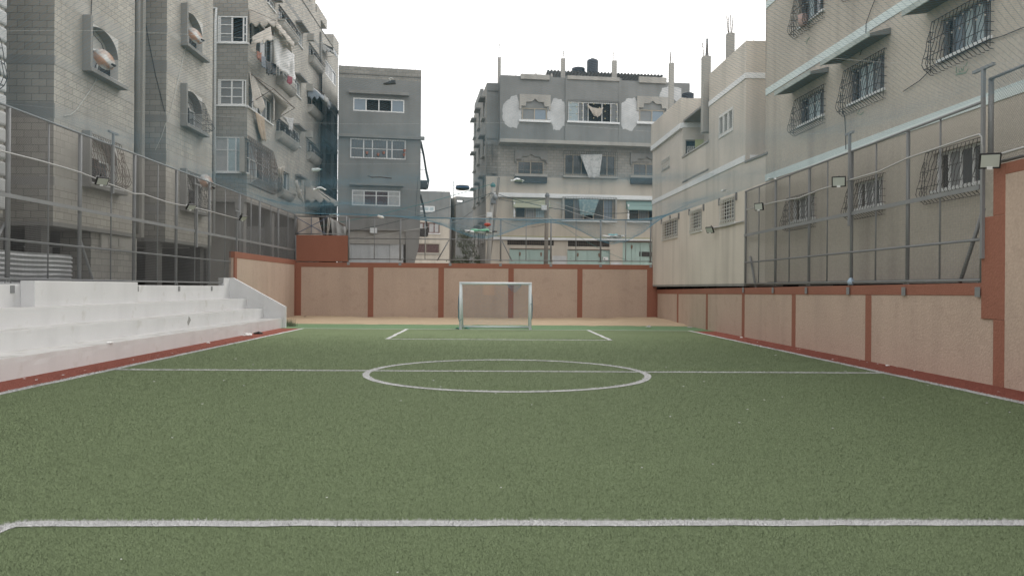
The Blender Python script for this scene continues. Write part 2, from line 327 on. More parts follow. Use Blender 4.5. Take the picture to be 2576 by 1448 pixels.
# artificial-grass fibres: real blades, white where they stand in a line
def dist_line(x, y, P, w_):
    d = np.full(x.shape, 9.)
    for (ax, ay), (bx, by) in zip(P[:-1], P[1:]):
        vx, vy = bx-ax, by-ay; L2 = vx*vx+vy*vy+1e-12; t = np.clip(((x-ax)*vx+(y-ay)*vy)/L2, 0, 1)
        d = np.minimum(d, np.hypot(x-ax-t*vx, y-ay-t*vy))
    return d < w_/2+rng.normal(0, .007, d.shape)
def blades(ya, yb, dens, hgt):                   # evenly jittered, finer near the camera
    n = int(dens*1.44*ya*ya*math.log(yb/ya)); c_ = math.sqrt(1.44*math.log(yb/ya)/n); nu, nv = int(1.44/c_), int(math.log(yb/ya)/c_); gu, gv = np.meshgrid(np.arange(nu), np.arange(nv)); n = nu*nv
    y = ya*np.exp((gv.ravel()+rng.uniform(0, 1, n))*c_); x = .028*y+((gu.ravel()+rng.uniform(0, 1, n))*c_-.72)*y
    wid = .00068*y; kk = rng.uniform(0, 1, n) < np.clip((yb-y)/9, 0, 1); y, x, wid = y[kk], x[kk], wid[kk]
    k = (x > XS+.02) & (x < XW-.02) & (y < YG); x, y, wid = x[k], y[k], wid[k]; n = len(x)
    white = np.zeros(n, bool)
    for P, w_ in LINES:
        lo, hi = P.min(0)-w_, P.max(0)+w_; s_ = (x > lo[0]) & (x < hi[0]) & (y > lo[1]) & (y < hi[1])
        if s_.any(): idx = np.where(s_)[0]; white[idx] |= dist_line(x[idx], y[idx], P, w_)
    red = ((x < XL-.05) | (x > XR+.05))
    a = rng.uniform(0, 2*math.pi, n); h = hgt*rng.uniform(.5, 1.2, n)*np.where(white, 1.9, 1); ln = rng.uniform(.3, 1.5, n)*h; la = rng.uniform(0, 2*math.pi, n)
    w2 = wid*rng.uniform(.6, 1.3, n)/2; V = np.zeros((n, 3, 3)); z = np.where(white, .004, np.where(red, .003, .0005))
    V[:,0,0] = x-np.cos(a)*w2; V[:,0,1] = y-np.sin(a)*w2; V[:,1,0] = x+np.cos(a)*w2; V[:,1,1] = y+np.sin(a)*w2; V[:,0,2] = V[:,1,2] = z
    V[:,2,0] = x+np.cos(la)*ln; V[:,2,1] = y+np.sin(la)*ln; V[:,2,2] = z+h
    f_ = .5*np.sin(x*1.3+2*np.sin(y*.5))+.5*np.sin(y*1.9+x*.35+1.5*np.sin(x*.6)); u_ = rng.uniform(0, 1, n); sh = np.where(u_ < .30+.17*f_, 1, np.where(u_ < .68+.12*f_, 0, 2)); mi = np.where(white, 3, np.where(red, 4, sh)); return V, mi
V, mi = blades(4.4, 30, 36000, .012)
G1 = mat('fibre_olive', (.164,.214,.108), var=0, fine=0, rough=.7); G2 = mat('fibre_dark', (.154,.204,.101), var=0, fine=0, rough=.7); G3 = mat('fibre_pale', (.175,.224,.121), var=0, fine=0, rough=.7); G4 = mat('fibre_white', (.62,.62,.62), var=0, fine=0, rough=.7); G5 = mat('fibre_red', (.265,.082,.058), var=0, fine=0, rough=.7)
for m_ in (G1, G2, G3, G4, G5):                # fibres are soft: their shading normal leans upwards
    n_ = m_.node_tree.nodes; l_ = m_.node_tree.links; ge = n_.new('ShaderNodeNewGeometry'); va = n_.new('ShaderNodeVectorMath'); va.operation = 'SCALE'; va.inputs['Scale'].default_value = .1
    vb = n_.new('ShaderNodeVectorMath'); vb.inputs[1].default_value = (0, 0, 1); vn = n_.new('ShaderNodeVectorMath'); vn.operation = 'NORMALIZE'
    l_.new(ge.outputs['Normal'], va.inputs[0]); l_.new(va.outputs[0], vb.inputs[0]); l_.new(vb.outputs[0], vn.inputs[0]); l_.new(vn.outputs[0], n_['Principled BSDF'].inputs['Normal'])
for nm, sel, lab in (('turf_fibre', mi < 3, 'short olive green artificial grass fibres covering the pitch'), ('line_fibre', mi == 3, 'white artificial grass fibres of the pitch lines'), ('track_fibre', mi == 4, 'red artificial grass fibres along the foot of the walls')):
    v = V[sel]; n = len(v); o = raw(nm, v.reshape(-1,3), np.arange(n*3).reshape(-1,3), [G1,G2,G3,G4,G5], midx=mi[sel]); tag(o, lab, 'artificial grass', kind='stuff')
# ================= bleachers
bl = thing('bleachers', 'white painted concrete spectator steps along the touchline', 'bleachers', (-10.4, 18, 0))
YE = 34.1
for i, (xa, za) in enumerate(((XS,.425),(-9.99,.85),(-10.74,1.28))):
    xb = (-9.99,-10.74,XF)[i]
    m = MB().grid(lambda a,b:(xa+.012*noise.noise(Vector((a*60,b*4,i+5)))*(b>.6)*(b<1), Y0+(YE-Y0)*a, za*b), 160, 4, M_WHC); m.grid(lambda a,b:(xa+(xb-.02-xa)*b, Y0+(YE-Y0)*a, za+.006*noise.noise(Vector((a*30, b*3, i)))*(b>0)), 120, 4, M_TRD); m.build('seat_tier', bl)
m = MB().box(XF-.25, XF, Y0, 33.3, 0, 1.83, M_WHC).box(XF-.25, XF, 33.3, YE+.05, 0, 2.17, M_WHC); m.build('back_wall', bl, bevel=.012)
MB().box(XF+.002, XF+.36, 19.0, 24.45, 1.26, 1.92, M_WHC).build('parapet_block', bl, bevel=.015)
F = Fac((XF-.25, YE-.12), (XS+.1, YE-.12)); q = lambda x: x-(XF-.25)
MB().prism(F, [(0,0),(q(-9.05),0),(q(-9.05),.92),(q(-11.36),2.19),(0,2.19)], -.17, .0, M_WHC).build('end_wall', bl, bevel=.012)
F = Fac((XS, 0), (XS, 40))
pt = F.uz(474, 809, .0)
m = MB(); g = Fac((-9.99, 0), (-9.99, 40)); a = g.uz(474, 800)
m.prism(g, [(a[0]-.05,.53),(a[0]+.02,.52),(a[0]+.1,.6),(a[0]+.2,.68),(a[0]+.13,.75),(a[0]+.02,.82),(a[0]-.03,.70),(a[0]-.1,.64)], -.01, .003, mat('grey_stain', (.30,.30,.29))).build('paint_chip', bl)
# ================= walls of the pitch
def band_wall(name, label, F, u0, u1, top, bands, low, th=.24, tb=.28, corner=None):
    t = thing(name, label, 'wall', F.p((u0+u1)/2, 0, -th/2))
    z0, z1_ = top(u0), top(u1)
    MB().hexa([F.p(u0,-.1,0),F.p(u1,-.1,0),F.p(u1,-.1,-th),F.p(u0,-.1,-th),F.p(u0,z0-.01,0),F.p(u1,z1_-.01,0),F.p(u1,z1_-.01,-th),F.p(u0,z0-.01,-th)], M_TAN).build('panel', t)
    MB().hexa([F.p(u0-.01,z0-tb,.012),F.p(u1+.01,z1_-tb,.012),F.p(u1+.01,z1_-tb,-th-.01),F.p(u0-.01,z0-tb,-th-.01),F.p(u0-.01,z0,.012),F.p(u1+.01,z1_,.012),F.p(u1+.01,z1_,-th-.01),F.p(u0-.01,z0,-th-.01)], M_ORG).build('top_band', t, bevel=.008)
    for a, b in bands: MB().fbox(F, a-(.006 if a == 0 else 0), b, -.1, min(top(a),top(b))-tb-.001, -.05, .009, M_ORG).build('pillar_band', t)
    return t
# back wall (faces the camera)
FB = Fac((-11.5, YB), (10.0, YB)); ub = lambda px: FB.uz(px, 735)[0]
bw = band_wall('boundary_wall', 'tan and terracotta rendered wall behind the sand and goal', FB, 0, ub(1652), lambda u: 3.25, [(ub(742), ub(757.5)), (ub(925.5), ub(939.5)), (ub(1102.5), ub(1116.5)), (ub(1278.5), ub(1292)), (ub(1452), ub(1465)), (ub(1627.5), ub(1652)-.002)], 0)
MB().fbox(FB, ub(744.5), ub(874), 3.301, 4.82, -.25, .016, M_ORG).build('raised_block', bw, bevel=.01)
FLW = Fac((-11.4, 34.32), (-11.4, 44.96))
band_wall('boundary_wall', 'short tan wall beyond the white bleachers in the corner', FLW, 0, FLW.L, lambda u: 3.36, [(0, .3), (FLW.L-.3, FLW.L-.002)], 0)
FRW = Fac((XW, 44.97), (XW, -4)); ur = lambda px: FRW.uz(px, 760)[0]
topR = lambda u: 1.80+.2*u/29.8
rw = band_wall('boundary_wall', 'low tan wall with terracotta stripes beside the long touchline fence', FRW, 0, 44.97-14.6, topR, [(0,.28)]+[(ur(p)-.15, ur(p)+.15) for p in (1705,1778.5,1870,1997,2185)], 0, tb=.25)
tw = thing('boundary_wall', 'tall tan wall with a stepped terracotta end holding the nearest floodlight', 'wall', FRW.p(36, 0, -.12))
uA = 44.97
MB().fbox(FRW, uA-14.6, uA+4, -.1, 4.24, -.24, .02, M_TAN).build('panel', tw)
MB().fbox(FRW, uA-14.6, uA-14.29, -.1, 1.288, -.06, .032, M_ORG).build('pillar_band', tw)
MB().fbox(FRW, uA-14.98, uA-14.29, 1.29, 3.3, -.26, .03, M_ORG).build('pillar_band', tw, bevel=.01)
MB().fbox(FRW, uA-14.64, uA-14.29, 3.302, 4.28, -.26, .028, M_ORG).build('pillar_band', tw, bevel=.01)
MB().fbox(FRW, uA-14.288, uA+4, 4.06, 4.28, -.26, .027, M_ORG).build('top_band', tw, bevel=.01)
# ================= fences
def fence(name, label, F, posts, thin, zs, chain, weld, pn=0., braces=(), pr=.055, foot=True, brk=None, railr=.03, flat=None):
    """zs: rail heights bottom..top; chain/weld: (u0,u1,z0,z1) lists"""
    t = thing(name, label, 'fence', F.p((posts[0]+posts[-1])/2, zs[0], pn))
    for u in posts:
        MB().tube([F.p(u, zs[0]-.08, pn), F.p(u, zs[-1]+.02, pn)], pr, M_STL, 10).build('post', t, smooth=True)
        if foot: MB().tube([F.p(u-.12, zs[0]-.1, pn+.02), F.p(u, zs[0]+.06, pn+.02), F.p(u+.12, zs[0]-.1, pn+.02)], .018, M_STL, 4).build('post_foot', t)
        if brk: MB().fbox(F, u-.08, u+.08, brk[0], brk[1], brk[2], brk[2]+.012, M_STL).build('bracket', t)
    for u in thin: MB().tube([F.p(u, zs[0], pn), F.p(u, zs[-1], pn)], .024, M_STL, 6).build('upright', t, smooth=True)
    for i, z in enumerate(zs):
        if flat is not None and i == flat: MB().fbox(F, posts[0], posts[-1], z-.05, z+.05, pn+.056, pn+.075, M_STL).build('flat_rail', t)
        else: MB().tube([F.p(posts[0], z, pn+.03), F.p(posts[-1], z, pn+.03)], railr, M_STL, 8).build('rail', t, smooth=True)
    S = []
    for u0, u1, a, b in chain:
        h = b-a; st = .068
        for k in range(int((u1-u0+h)/st)):
            s0 = k*st
            for sg in (1, -1):
                lo = max(0, s0-(u1-u0)); hi = min(h, s0)
                ua, ub_ = (u0+s0-lo, u0+s0-hi) if sg > 0 else (u1-s0+lo, u1-s0+hi)
                S.append((F.p(ua, a+lo, pn+.065+.003*sg), F.p(ub_, a+hi, pn+.065+.003*sg)))
    if S: V, Fc = wires(S, .0024); raw('chain_link_mesh', V, Fc, [M_WIRE], t)
    S = []
    for u0, u1, a, b in weld:
        for k in range(int((b-a)/.055)+1): S.append((F.p(u0, a+k*.055, pn+.062), F.p(u1, a+k*.055, pn+.062)))
        for k in range(int((u1-u0)/.055)+1): S.append((F.p(u0+k*.055, a, pn+.067), F.p(u0+k*.055, b, pn+.067)))
    if S: V, Fc = wires(S, .0024); raw('welded_mesh', V, Fc, [M_WIRE], t)
    for a, b, r in braces: MB().tube([a, b], r, M_STL, 8).build('brace', t, smooth=True)
    return t
FL = Fac((-11.62, 14.0), (-11.62, 45.2)); ul = lambda px, y=600: FL.uz(px, y)[0]
LP = [ul(19)-3.4]+[ul(p) for p in (19,200,337,443,526,602,653,699.5,742)]
LT = [ul(p) for p in (121,279,396,490,566,631,681,724)]
fl = fence('chain_link_fence', 'long galvanised mesh fence standing on the white bleacher wall', FL, LP, LT, (1.96,2.9,3.95,6.08), [(LP[0],LP[-1],3.97,6.06)], [(LP[0],LP[-1],1.98,3.93)], flat=2, brk=(1.62,1.80,.122),
  braces=[(FL.p(u+.02, 3.3, -.06), FL.p(u+1.0, 1.75, -.06), .035) for u in (LP[2],)]+[(FL.p(ul(604), 3.2, -.06), FL.p(ul(604)-1.2, 1.75, -.06), .03), (FL.p(LP[1], 3.3, -.06), FL.p(LP[1]-1.2, 1.75, -.06), .035)])
FR = Fac((9.84, 29.5), (9.84, 4)); uf = lambda px, y=600: FR.uz(px, y)[0]
RP = [uf(1876), uf(1951), uf(2035.5), uf(2142), uf(2283), uf(2471)]
RT = [uf(p) for p in (1909,1985.5,2081,2203,2364)]
fr = fence('chain_link_fence', 'long galvanised mesh fence beside the beige apartment block', FR, RP, RT, (2.06,2.87,3.92,5.62), [(RP[0],RP[-1],3.94,5.6)], [(RP[0],RP[-1],2.08,3.9)], flat=2, brk=(1.72,1.92,.085),
  pr=.045, braces=[(FR.p(RP[0]+.35, 3.1, -.06), FR.p(RP[0]+1.0, 1.9, -.06), .04), (FR.p(RP[-1]-.05, 3.5, -.06), FR.p(RP[-1]-.85, 1.95, -.06), .04)])
FR2 = Fac((9.86, 14.85), (9.86, 4))
fence('chain_link_fence', 'mesh fence on top of the tall tan wall', FR2, [0.0, 3.2, 6.4], [], (4.34, 6.02), [(0.0,6.4,4.34,6.0)], [], foot=False, pr=.05)
FBF = Fac((-11.5, 45.06), (10.0, 45.06)); ux = lambda px: FBF.uz(px, 600)[0]
BP = [ux(p) for p in (877.5,1007,1133,1259.5,1386,1511,1637)]
bf = fence('chain_link_fence', 'mesh fence on top of the wall behind the goal', FBF, BP, [ux(p) for p in (942,1069.5,1323.5,1449,1574)], (3.46,4.66,5.9), [(BP[0],BP[3],3.48,5.88)], [(BP[3],BP[-1],3.48,5.88)], brk=(3.1,3.28,.075), pr=.05,
  braces=[(FBF.p(ux(1129), 4.6, -.06), FBF.p(ux(1100), 3.4, -.06), .035), (FBF.p(ux(1263), 4.6, -.06), FBF.p(ux(1289), 3.4, -.06), .035)])
FX = Fac((-11.45, 45.02), (-8.47, 45.02))
t = fence('chain_link_fence', 'short mesh panel with blue cross bars on the raised terracotta block', FX, [0.02, 2.96], [], (4.9, 5.92), [], [(0.02,2.96,4.92,5.9)], pr=.045, foot=False)
M_BLU = mat('blue_painted_steel', (.12,.15,.22), var=.1, fine=.05)
for a, b in (((.05,5.85),(1.75,4.92)), ((.1,4.92),(1.9,5.88))): MB().tube([FX.p(*a,.04), FX.p(*b,.05)], .022, M_BLU, 6).build('cross_bar', t)
MB().tube([FX.p(.93,4.9,.03), FX.p(.93,5.9,.03)], .022, M_BLU, 6).build('cross_bar', t)
# net posts with a short arm
def net_post(F, px, ytop, ybot, pn, label, arm=.32):
    a = F.uz(px, ytop, pn); b = F.uz(px, ybot, pn)
    t = thing('net_post', label, 'post', F.p(a[0], b[1], pn), 'posts that hold up the overhead net')
    MB().fbox(F, a[0]-.035, a[0]+.035, b[1], a[1], pn-.03, pn+.03, M_STL).build('pole', t)
    MB().fbox(F, a[0]-arm, a[0]+arm, a[1]+.001, a[1]+.06, pn-.03, pn+.03, M_STL).build('arm', t)
for px, yt, yb, pos in ((285,337,487,'nearest on the bleacher side fence'),(496,466,622,'second along the bleacher side fence'),(597,533,648,'third along the bleacher side fence')):
    net_post(FL, px, yt, yb, .11, 'square T shaped net post, '+pos, .28)
net_post(FR, 2137.5, 338, 568, .12, 'thin T shaped net post at the middle of the fence by the beige block', .22)
net_post(FR, 2474, 176, 650, .10, 'tallest T shaped net post at the end of the low wall', .32)
# conduits and floodlights
M_COND = mat('pale_conduit', (.42,.42,.42), rough=.5, var=.06, fine=.04)
def pipe(name, label, cat, pts, r, m=M_COND): return tag(MB().tube(pts, r, m, 8).build(name, smooth=True), label, cat)
cp = [FL.p(*FL.uz(px, y, .14), .14) for px, y in ((-60,358),(0,379),(100,404),(200,433),(236,447),(262,458),(300,472),(337,487),(362,488),(372,492),(420,508),(440,513),(470,518),(520,529),(560,540),(602,551))]
pipe('conduit', 'pale sagging conduit running along the bleacher side fence', 'conduit', cp, .02)
cp = [FR.p(*FR.uz(px, y, .12), .12) for px, y in ((1878,527),(1950,508),(2010,498),(2060,478),(2100,466),(2140,452),(2210,432),(2283,398),(2360,372),(2440,345),(2464,338),(2471,345),(2472,395))]
pipe('conduit', 'pale conduit running along the fence by the beige block', 'conduit', cp, .02)
pipe('conduit', 'pale conduit climbing over the tall tan wall', 'conduit', [FR2.p(*FR2.uz(px, y, .16), .16) for px, y in ((2490,398),(2510,390),(2576,371),(2700,330))], .026)
def flood(P, face, tilt, label, s=.28):
    t = thing('floodlight', label, 'floodlight', P, 'floodlights on the fences')
    q = Vector(face).normalized(); q = (q+Vector((0,0,-tilt))).normalized(); rot = q.to_track_quat('Z', 'Y').to_matrix()
    Pv = Vector(P)
    def bx(x0,x1,y0,y1,a,b,m,nm,bev=0):
        c = [(x0,y0,a),(x1,y0,a),(x1,y1,a),(x0,y1,a),(x0,y0,b),(x1,y0,b),(x1,y1,b),(x0,y1,b)]
        return MB().hexa([Pv+rot@Vector(k) for k in c], m).build(nm, t, bevel=bev)
    bx(-s*.6,s*.6,-s*.48,s*.48,-.05,.02,M_BLKP,'housing',.012); bx(-s*.5,s*.5,-s*.37,s*.39,.021,.03,M_LENS,'lens')
    bx(-s*.16,s*.14,-s*.5,-s*.33,.031,.05,M_FRM,'sensor')
    MB().tube([Pv+rot@Vector((0,0,-.04)), Pv+rot@Vector((0,.12,-.2)), Pv+Vector((0,0,.06))-Vector(face)*.22], .02, M_BLKP, 6).build('bracket', t)
def fl_at(F, px, y, n): return Vector(F.p(*F.uz(px, y, n), n))
flood(fl_at(FL,257,456,.36), (.75,-.66,0), .8, 'floodlight on the bleacher side conduit, nearest of its three')
flood(fl_at(FL,481,521,.36), (.8,-.6,0), 1.0, 'floodlight on the bleacher side conduit, below the middle rusty dish')
flood(fl_at(FL,612,549,.36), (.9,-.45,0), .9, 'floodlight at the far end of the bleacher side conduit')
flood(fl_at(FR,2110,457,.34), (-.45,-.9,0), .25, 'floodlight on the conduit in front of the beige block windows', .3)
flood(fl_at(FR,1909,520,.3), (-.75,-.66,0), .2, 'small looking floodlight where the low wall fence meets the cream house')
flood(fl_at(FR2,2490,405,.34), (-.35,-.95,0), .3, 'largest floodlight at the corner of the tall tan wall', .31)
for px, y in ((236,452),(463,520)): tag(MB().fbox(FL, *[FL.uz(px,y)[0]+k for k in (-.1,.1)], FL.uz(px,y)[1]-.1, FL.uz(px,y)[1]+.1, .12, .22, M_FRM).build('junction_box'), 'small white junction box beside the %s floodlight' % ('nearest bleacher side' if px < 300 else 'middle bleacher side'), 'junction box')
# ================= goal
gx0, gx1, gy = -1.33, 1.74, 33.6
g = thing('football_goal', 'small white tube football goal with a torn blue net', 'goal', ((gx0+gx1)/2, gy, 0))
r = .056
for x in (gx0, gx1):
    MB().tube([(x, gy, 0), (x, gy, 2.0)], r, M_GOAL, 14).build('post', g, smooth=True)
    MB().tube([(x+(.06 if x<0 else -.0), gy+1.25, 0.03), (x, gy+.9, 1.99)], .035, M_GOAL, 10).build('back_post', g, smooth=True)
    MB().tube([(x, gy, .05), (x, gy+1.25, .05)], .035, M_GOAL, 10).build('side_bar', g, smooth=True)
    MB().tube([(x, gy, 1.99), (x, gy+.9, 1.99)], .03, M_GOAL, 10).build('side_bar', g, smooth=True)
MB().tube([(gx0-r, gy, 2.02), (gx1+r, gy, 2.02)], r*1.04, M_GOAL, 14).build('crossbar', g, smooth=True)
MB().tube([(gx0, gy+1.25, .05), (gx1, gy+1.25, .05)], .04, M_GOAL, 12).build('ground_bar', g, smooth=True)
S = []
def hole(x, z): return (abs(x+.1) < .28 and 1.45 < z < 1.97)
def npt(a, b): x = gx0+(gx1-gx0)*a; return (x, gy+.92+.32*(1-b)+.08*math.sin(a*9)*math.sin(b*3), .06+1.92*b)
na, nb = 52, 32
for i in range(na):
    for j in range(nb):
        for di in (1, -1):
            if 0 <= i+di <= na:
                p, q_ = npt(i/na, j/nb), npt((i+di)/na, (j+1)/nb)
                if not hole(p[0], p[2]): S.append((p, q_))
V, Fc = wires(S, .0023); raw('back_net', V, Fc, [M_NETG], g)
for x, sgn in ((gx0, -1), (gx1, 1)):
    S = []
    for i in range(14):
        for j in range(30):
            for di in (1, -1):
                if 0 <= i+di <= 14:
                    P = lambda a, b: (x+sgn*(.02+.1*math.sin(b*3.1)*(.4+.6*math.sin(b*14+a*3)**2)), gy+.03+(.9+.3*(1-b))*a*(.35 if b > .2 else .9), .04+1.9*b*.97)
                    S.append((P(i/14, j/30), P((i+di)/14, (j+1)/30)))
    V, Fc = wires(S, .0022); raw('side_net', V, Fc, [M_NET], g)
S = []
for i in range(30):
    for j in range(10):
        for di in (1, -1):
            P = lambda a, b: (gx0+2.05+.62*a, gy-.03-.1*b, 1.97-.34*b*math.sin(math.pi*a))
            if 0 <= i+di <= 30: S.append((P(i/30, j/10), P((i+di)/30, (j+1)/10)))
V, Fc = wires(S, .0016); raw('loose_net', V, Fc, [M_NET], g)
MB().tube([(gx1-.02,gy-.04,1.1),(gx1+.05,gy-.07,1.13),(gx1+.08,gy,1.12)], .012, M_NET, 5).build('cord', g)
MB().tube([(gx0-.08,gy,.85),(gx0-.1,gy-.03,.55),(gx0-.05,gy-.06,.35),(gx0+.06,gy-.06,.45)], .012, M_CABT, 5).build('cord', g)
for x0, x1, y0 in ((gx0-.25, gx0+.0, gy+.1), (gx0+.12, gx0+.42, gy+.25)):
    MB().grid(lambda a,b:(x0+(x1-x0)*a, y0+.3*b, .02+.05*math.sin(a*3.1)*(.5+.5*math.sin(b*7+a*5))), 8, 6, mat('green_rag', (.06,.26,.19))).build('net_heap', g)
# ================= building helpers
def wall(mb, F, u0, u1, za, zb, holes, m, rev=.26, rm=None):
    us = sorted({u0, u1, *[h[0] for h in holes], *[h[1] for h in holes]}); zs = sorted({za, zb, *[h[2] for h in holes], *[h[3] for h in holes]})
    us = [u for u in us if u0-1e-6 <= u <= u1+1e-6]; zs = [z for z in zs if za-1e-6 <= z <= zb+1e-6]
    for a, b in zip(us, us[1:]):
        for c, d in zip(zs, zs[1:]):
            if b-a < 1e-5 or d-c < 1e-5: continue
            um, zm = (a+b)/2, (c+d)/2
            if any(h[0] < um < h[1] and h[2] < zm < h[3] for h in holes): continue
            mb.poly([F.p(a,c), F.p(b,c), F.p(b,d), F.p(a,d)], m)
    for a, b, c, d in holes:
        r = rm or m
        mb.poly([F.p(a,c), F.p(a,c,-rev), F.p(a,d,-rev), F.p(a,d)][::-1], r); mb.poly([F.p(b,c), F.p(b,c,-rev), F.p(b,d,-rev), F.p(b,d)], r)
        mb.poly([F.p(a,c), F.p(b,c), F.p(b,c,-rev), F.p(a,c,-rev)], r); mb.poly([F.p(a,d), F.p(b,d), F.p(b,d,-rev), F.p(a,d,-rev)][::-1], r)
PANE = {'g': M_GLS, 'b': M_GLB, 'd': M_DRK, 's': M_SCR, 'c': M_CUR, 'p': M_CURB, 'r': M_CURR}
def window(B, F, rc, panes='gg', rows=1, frame=M_FRM, dep=.13, fw=.05, split=None, sill=None, hood=None, widths=None):
    u0, u1, a, b = rc; n = len(panes); m = MB(); w_ = widths or [1]*n; tot = sum(w_); xs = [u0+(u1-u0)*sum(w_[:i])/tot for i in range(n+1)]
    for x0, x1, zl, zh in ((u0+.003,u1-.003,a+.003,a+fw),(u0+.003,u1-.003,b-fw,b-.003),(u0+.003,u0+fw,a+fw,b-fw),(u1-fw,u1-.003,a+fw,b-fw)): m.fbox(F, x0, x1, zl, zh, -dep-.05, -dep+.04, frame)
    for x in xs[1:-1]: m.fbox(F, x-fw*.5, x+fw*.5, a+fw, b-fw, -dep-.04, -dep+.03, frame)
    zr = [a+(b-a)*k for k in split] if split else [a+(b-a)*k/rows for k in range(1, rows)]
    for i in range(n):
        if panes[i] == 'd' and not split: continue
        for z in zr: m.fbox(F, xs[i]+fw*.5, xs[i+1]-fw*.5, z-fw*.3, z+fw*.3, -dep-.03, -dep+.02, frame)
    o = m.build('window', B)
    pm = MB()
    for i, c in enumerate(panes):
        k = -dep-.01 if c != 'd' else -.255
        pm.poly([F.p(xs[i],a,k), F.p(xs[i+1],a,k), F.p(xs[i+1],b,k), F.p(xs[i],b,k)], PANE[c])
    pm.build('pane', o)
    if sill:
        ex, out, th, sm = sill; MB().fbox(F, u0-ex, u1+ex, a-th, a-.001, -.1, out, sm).build('sill', o, bevel=.01)
    if hood:
        ex, out, th, sm, gap = hood; MB().fbox(F, u0-ex, u1+ex, b+gap, b+gap+th, -.05, out, sm).build('hood', o, bevel=.01)
    return o
def belly_grille(o, F, u0, u1, za, zb, out, m, sp=.13, r=.009, wav=.03, top=.06, knots=False):
    mb = MB(); N = max(3, int((u1-u0)/sp)); H = zb-za
    def n_at(t): return top+(out-top)*min(1, (1-t)/.82) if t > .18 else out*math.sin(math.pi/2*max(.12, t/.18))**.7
    prof = [1,.9,.8,.7,.6,.5,.4,.3,.18,.1,.04,0]
    for i in range(N+1):
        u = u0+(u1-u0)*i/N
        mb.tube([F.p(u+wav*math.sin(t*17+i*2.1)*(1 if .25 < t < .95 else 0), za+H*t, n_at(t)) for t in prof]+[F.p(u, za, .01)], r, m, 4, False)
        if knots and i % 2:
            for t in (.55, .8):
                mb.lathe(F.p(u, za+H*t, n_at(t)+.01), [(.0,-.03),(.025,0),(0,.03)], M_CLT, 6)
    for t in (1, .62, .3, .1): mb.tube([F.p(u0, za+H*t, .0), F.p(u0, za+H*t, n_at(t)), F.p(u1, za+H*t, n_at(t)), F.p(u1, za+H*t, .0)], r*1.1, m, 4, False)
    for t in (.8,.45):
        for u in (u0,u1): mb.tube([F.p(u, za+H*t, 0), F.p(u, za+H*t, n_at(t))], r, m, 4, False)
    for u in (u0,u1):
        for f in (.35,.7): mb.tube([F.p(u, za+H*.04, n_at(.1)*f), F.p(u, za+H*.82, n_at(.82)*.5+f*.08)], r, m, 4, False)
    return mb.build('grille', o)
def flat_grille(o, F, u0, u1, za, zb, nu, nz, m, n=.02, r=.01, diag=False):
    mb = MB()
    for i in range(nu+1): mb.tube([F.p(u0+(u1-u0)*i/nu, za, n), F.p(u0+(u1-u0)*i/nu, zb, n)], r, m, 4, False)
    for j in range(nz+1): mb.tube([F.p(u0, za+(zb-za)*j/nz, n+.012), F.p(u1, za+(zb-za)*j/nz, n+.012)], r, m, 4, False)
    if diag:
        for j in (0, nz-1):
            for i in range(nu):
                a = (u0+(u1-u0)*i/nu, za+(zb-za)*j/nz); b = (u0+(u1-u0)*(i+1)/nu, za+(zb-za)*(j+1)/nz); mb.tube([F.p(*a, n+.02), F.p(*b, n+.02)], r*1.3, m, 4, False)
    return mb.build('grille', o)
def corbel(o, F, u0, u1, z, out, h, m):
    mb = MB(); mb.fbox(F, u0-.05, u1+.05, z-.09, z-.001, -.02, out+.03, m)
    pr = [(out*math.cos(q), z-.09-h*math.sin(q)) for q in [math.pi/2*i/8 for i in range(9)]]
    for i in range(8): mb.poly([F.p(u0, pr[i+1][1], pr[i+1][0]), F.p(u1, pr[i+1][1], pr[i+1][0]), F.p(u1, pr[i][1], pr[i][0]), F.p(u0, pr[i][1], pr[i][0])], m)
    for u, fl in ((u0, 0), (u1, 1)):
        P = [F.p(u, z-.09, 0)]+[F.p(u, zz, nn) for nn, zz in pr]; mb.poly(P if fl else P[::-1], m)
    return mb.build('corbel', o)
def sheet(fn, nu, nv, m, name, parent=None, solid=.008): return MB().grid(fn, nu, nv, m).build(name, parent, smooth=True, solid=solid)
def drape(P00, P10, P11, P01, rip=.04, nr=5, sag=0., jag=0., seed=0):
    A, B, C, D = map(Vector, (P00, P10, P11, P01)); nrm = (B-A).cross(D-A).normalized()
    def f(a, b):
        p = (A*(1-a)+B*a)*(1-b)+(D*(1-a)+C*a)*b
        p = p+nrm*(rip*math.sin(a*nr*6.28+b*2+seed)+rip*.8*noise.noise(Vector((a*4, b*4, seed))))*(.25+b)
        p.z -= sag*4*a*(1-a)*(1-b*.3)+(jag*b*(.5+noise.noise(Vector((a*7, seed, 2))))*1.0)
        return p
    return f
def arch_infill(mb, F, u0, u1, za, zs, m, th=.26):
    um = (u0+u1)/2; w2 = (u1-u0)/2; N = 8
    for sg in (-1, 1):
        arc = [(um+sg*w2*math.cos(math.pi/2*i/N), zs+(za-zs)*math.sin(math.pi/2*i/N)) for i in range(N+1)]
        for (a, b), (c, d) in zip(arc, arc[1:]):
            q = [(a,b),(c,d),(c,za),(a,za)]
            if sg < 0: mb.poly([F.p(*k) for k in (q[0],q[1],q[2],q[3])], m)
            else: mb.poly([F.p(*k) for k in (q[1],q[0],q[3],q[2])], m)
            mb.poly([F.p(a,b),F.p(c,d),F.p(c,d,-th),F.p(a,b,-th)][::(-1 if sg<0 else 1)], M_CON)  # bare concrete soffit; its darker colour also carries the arch shadow
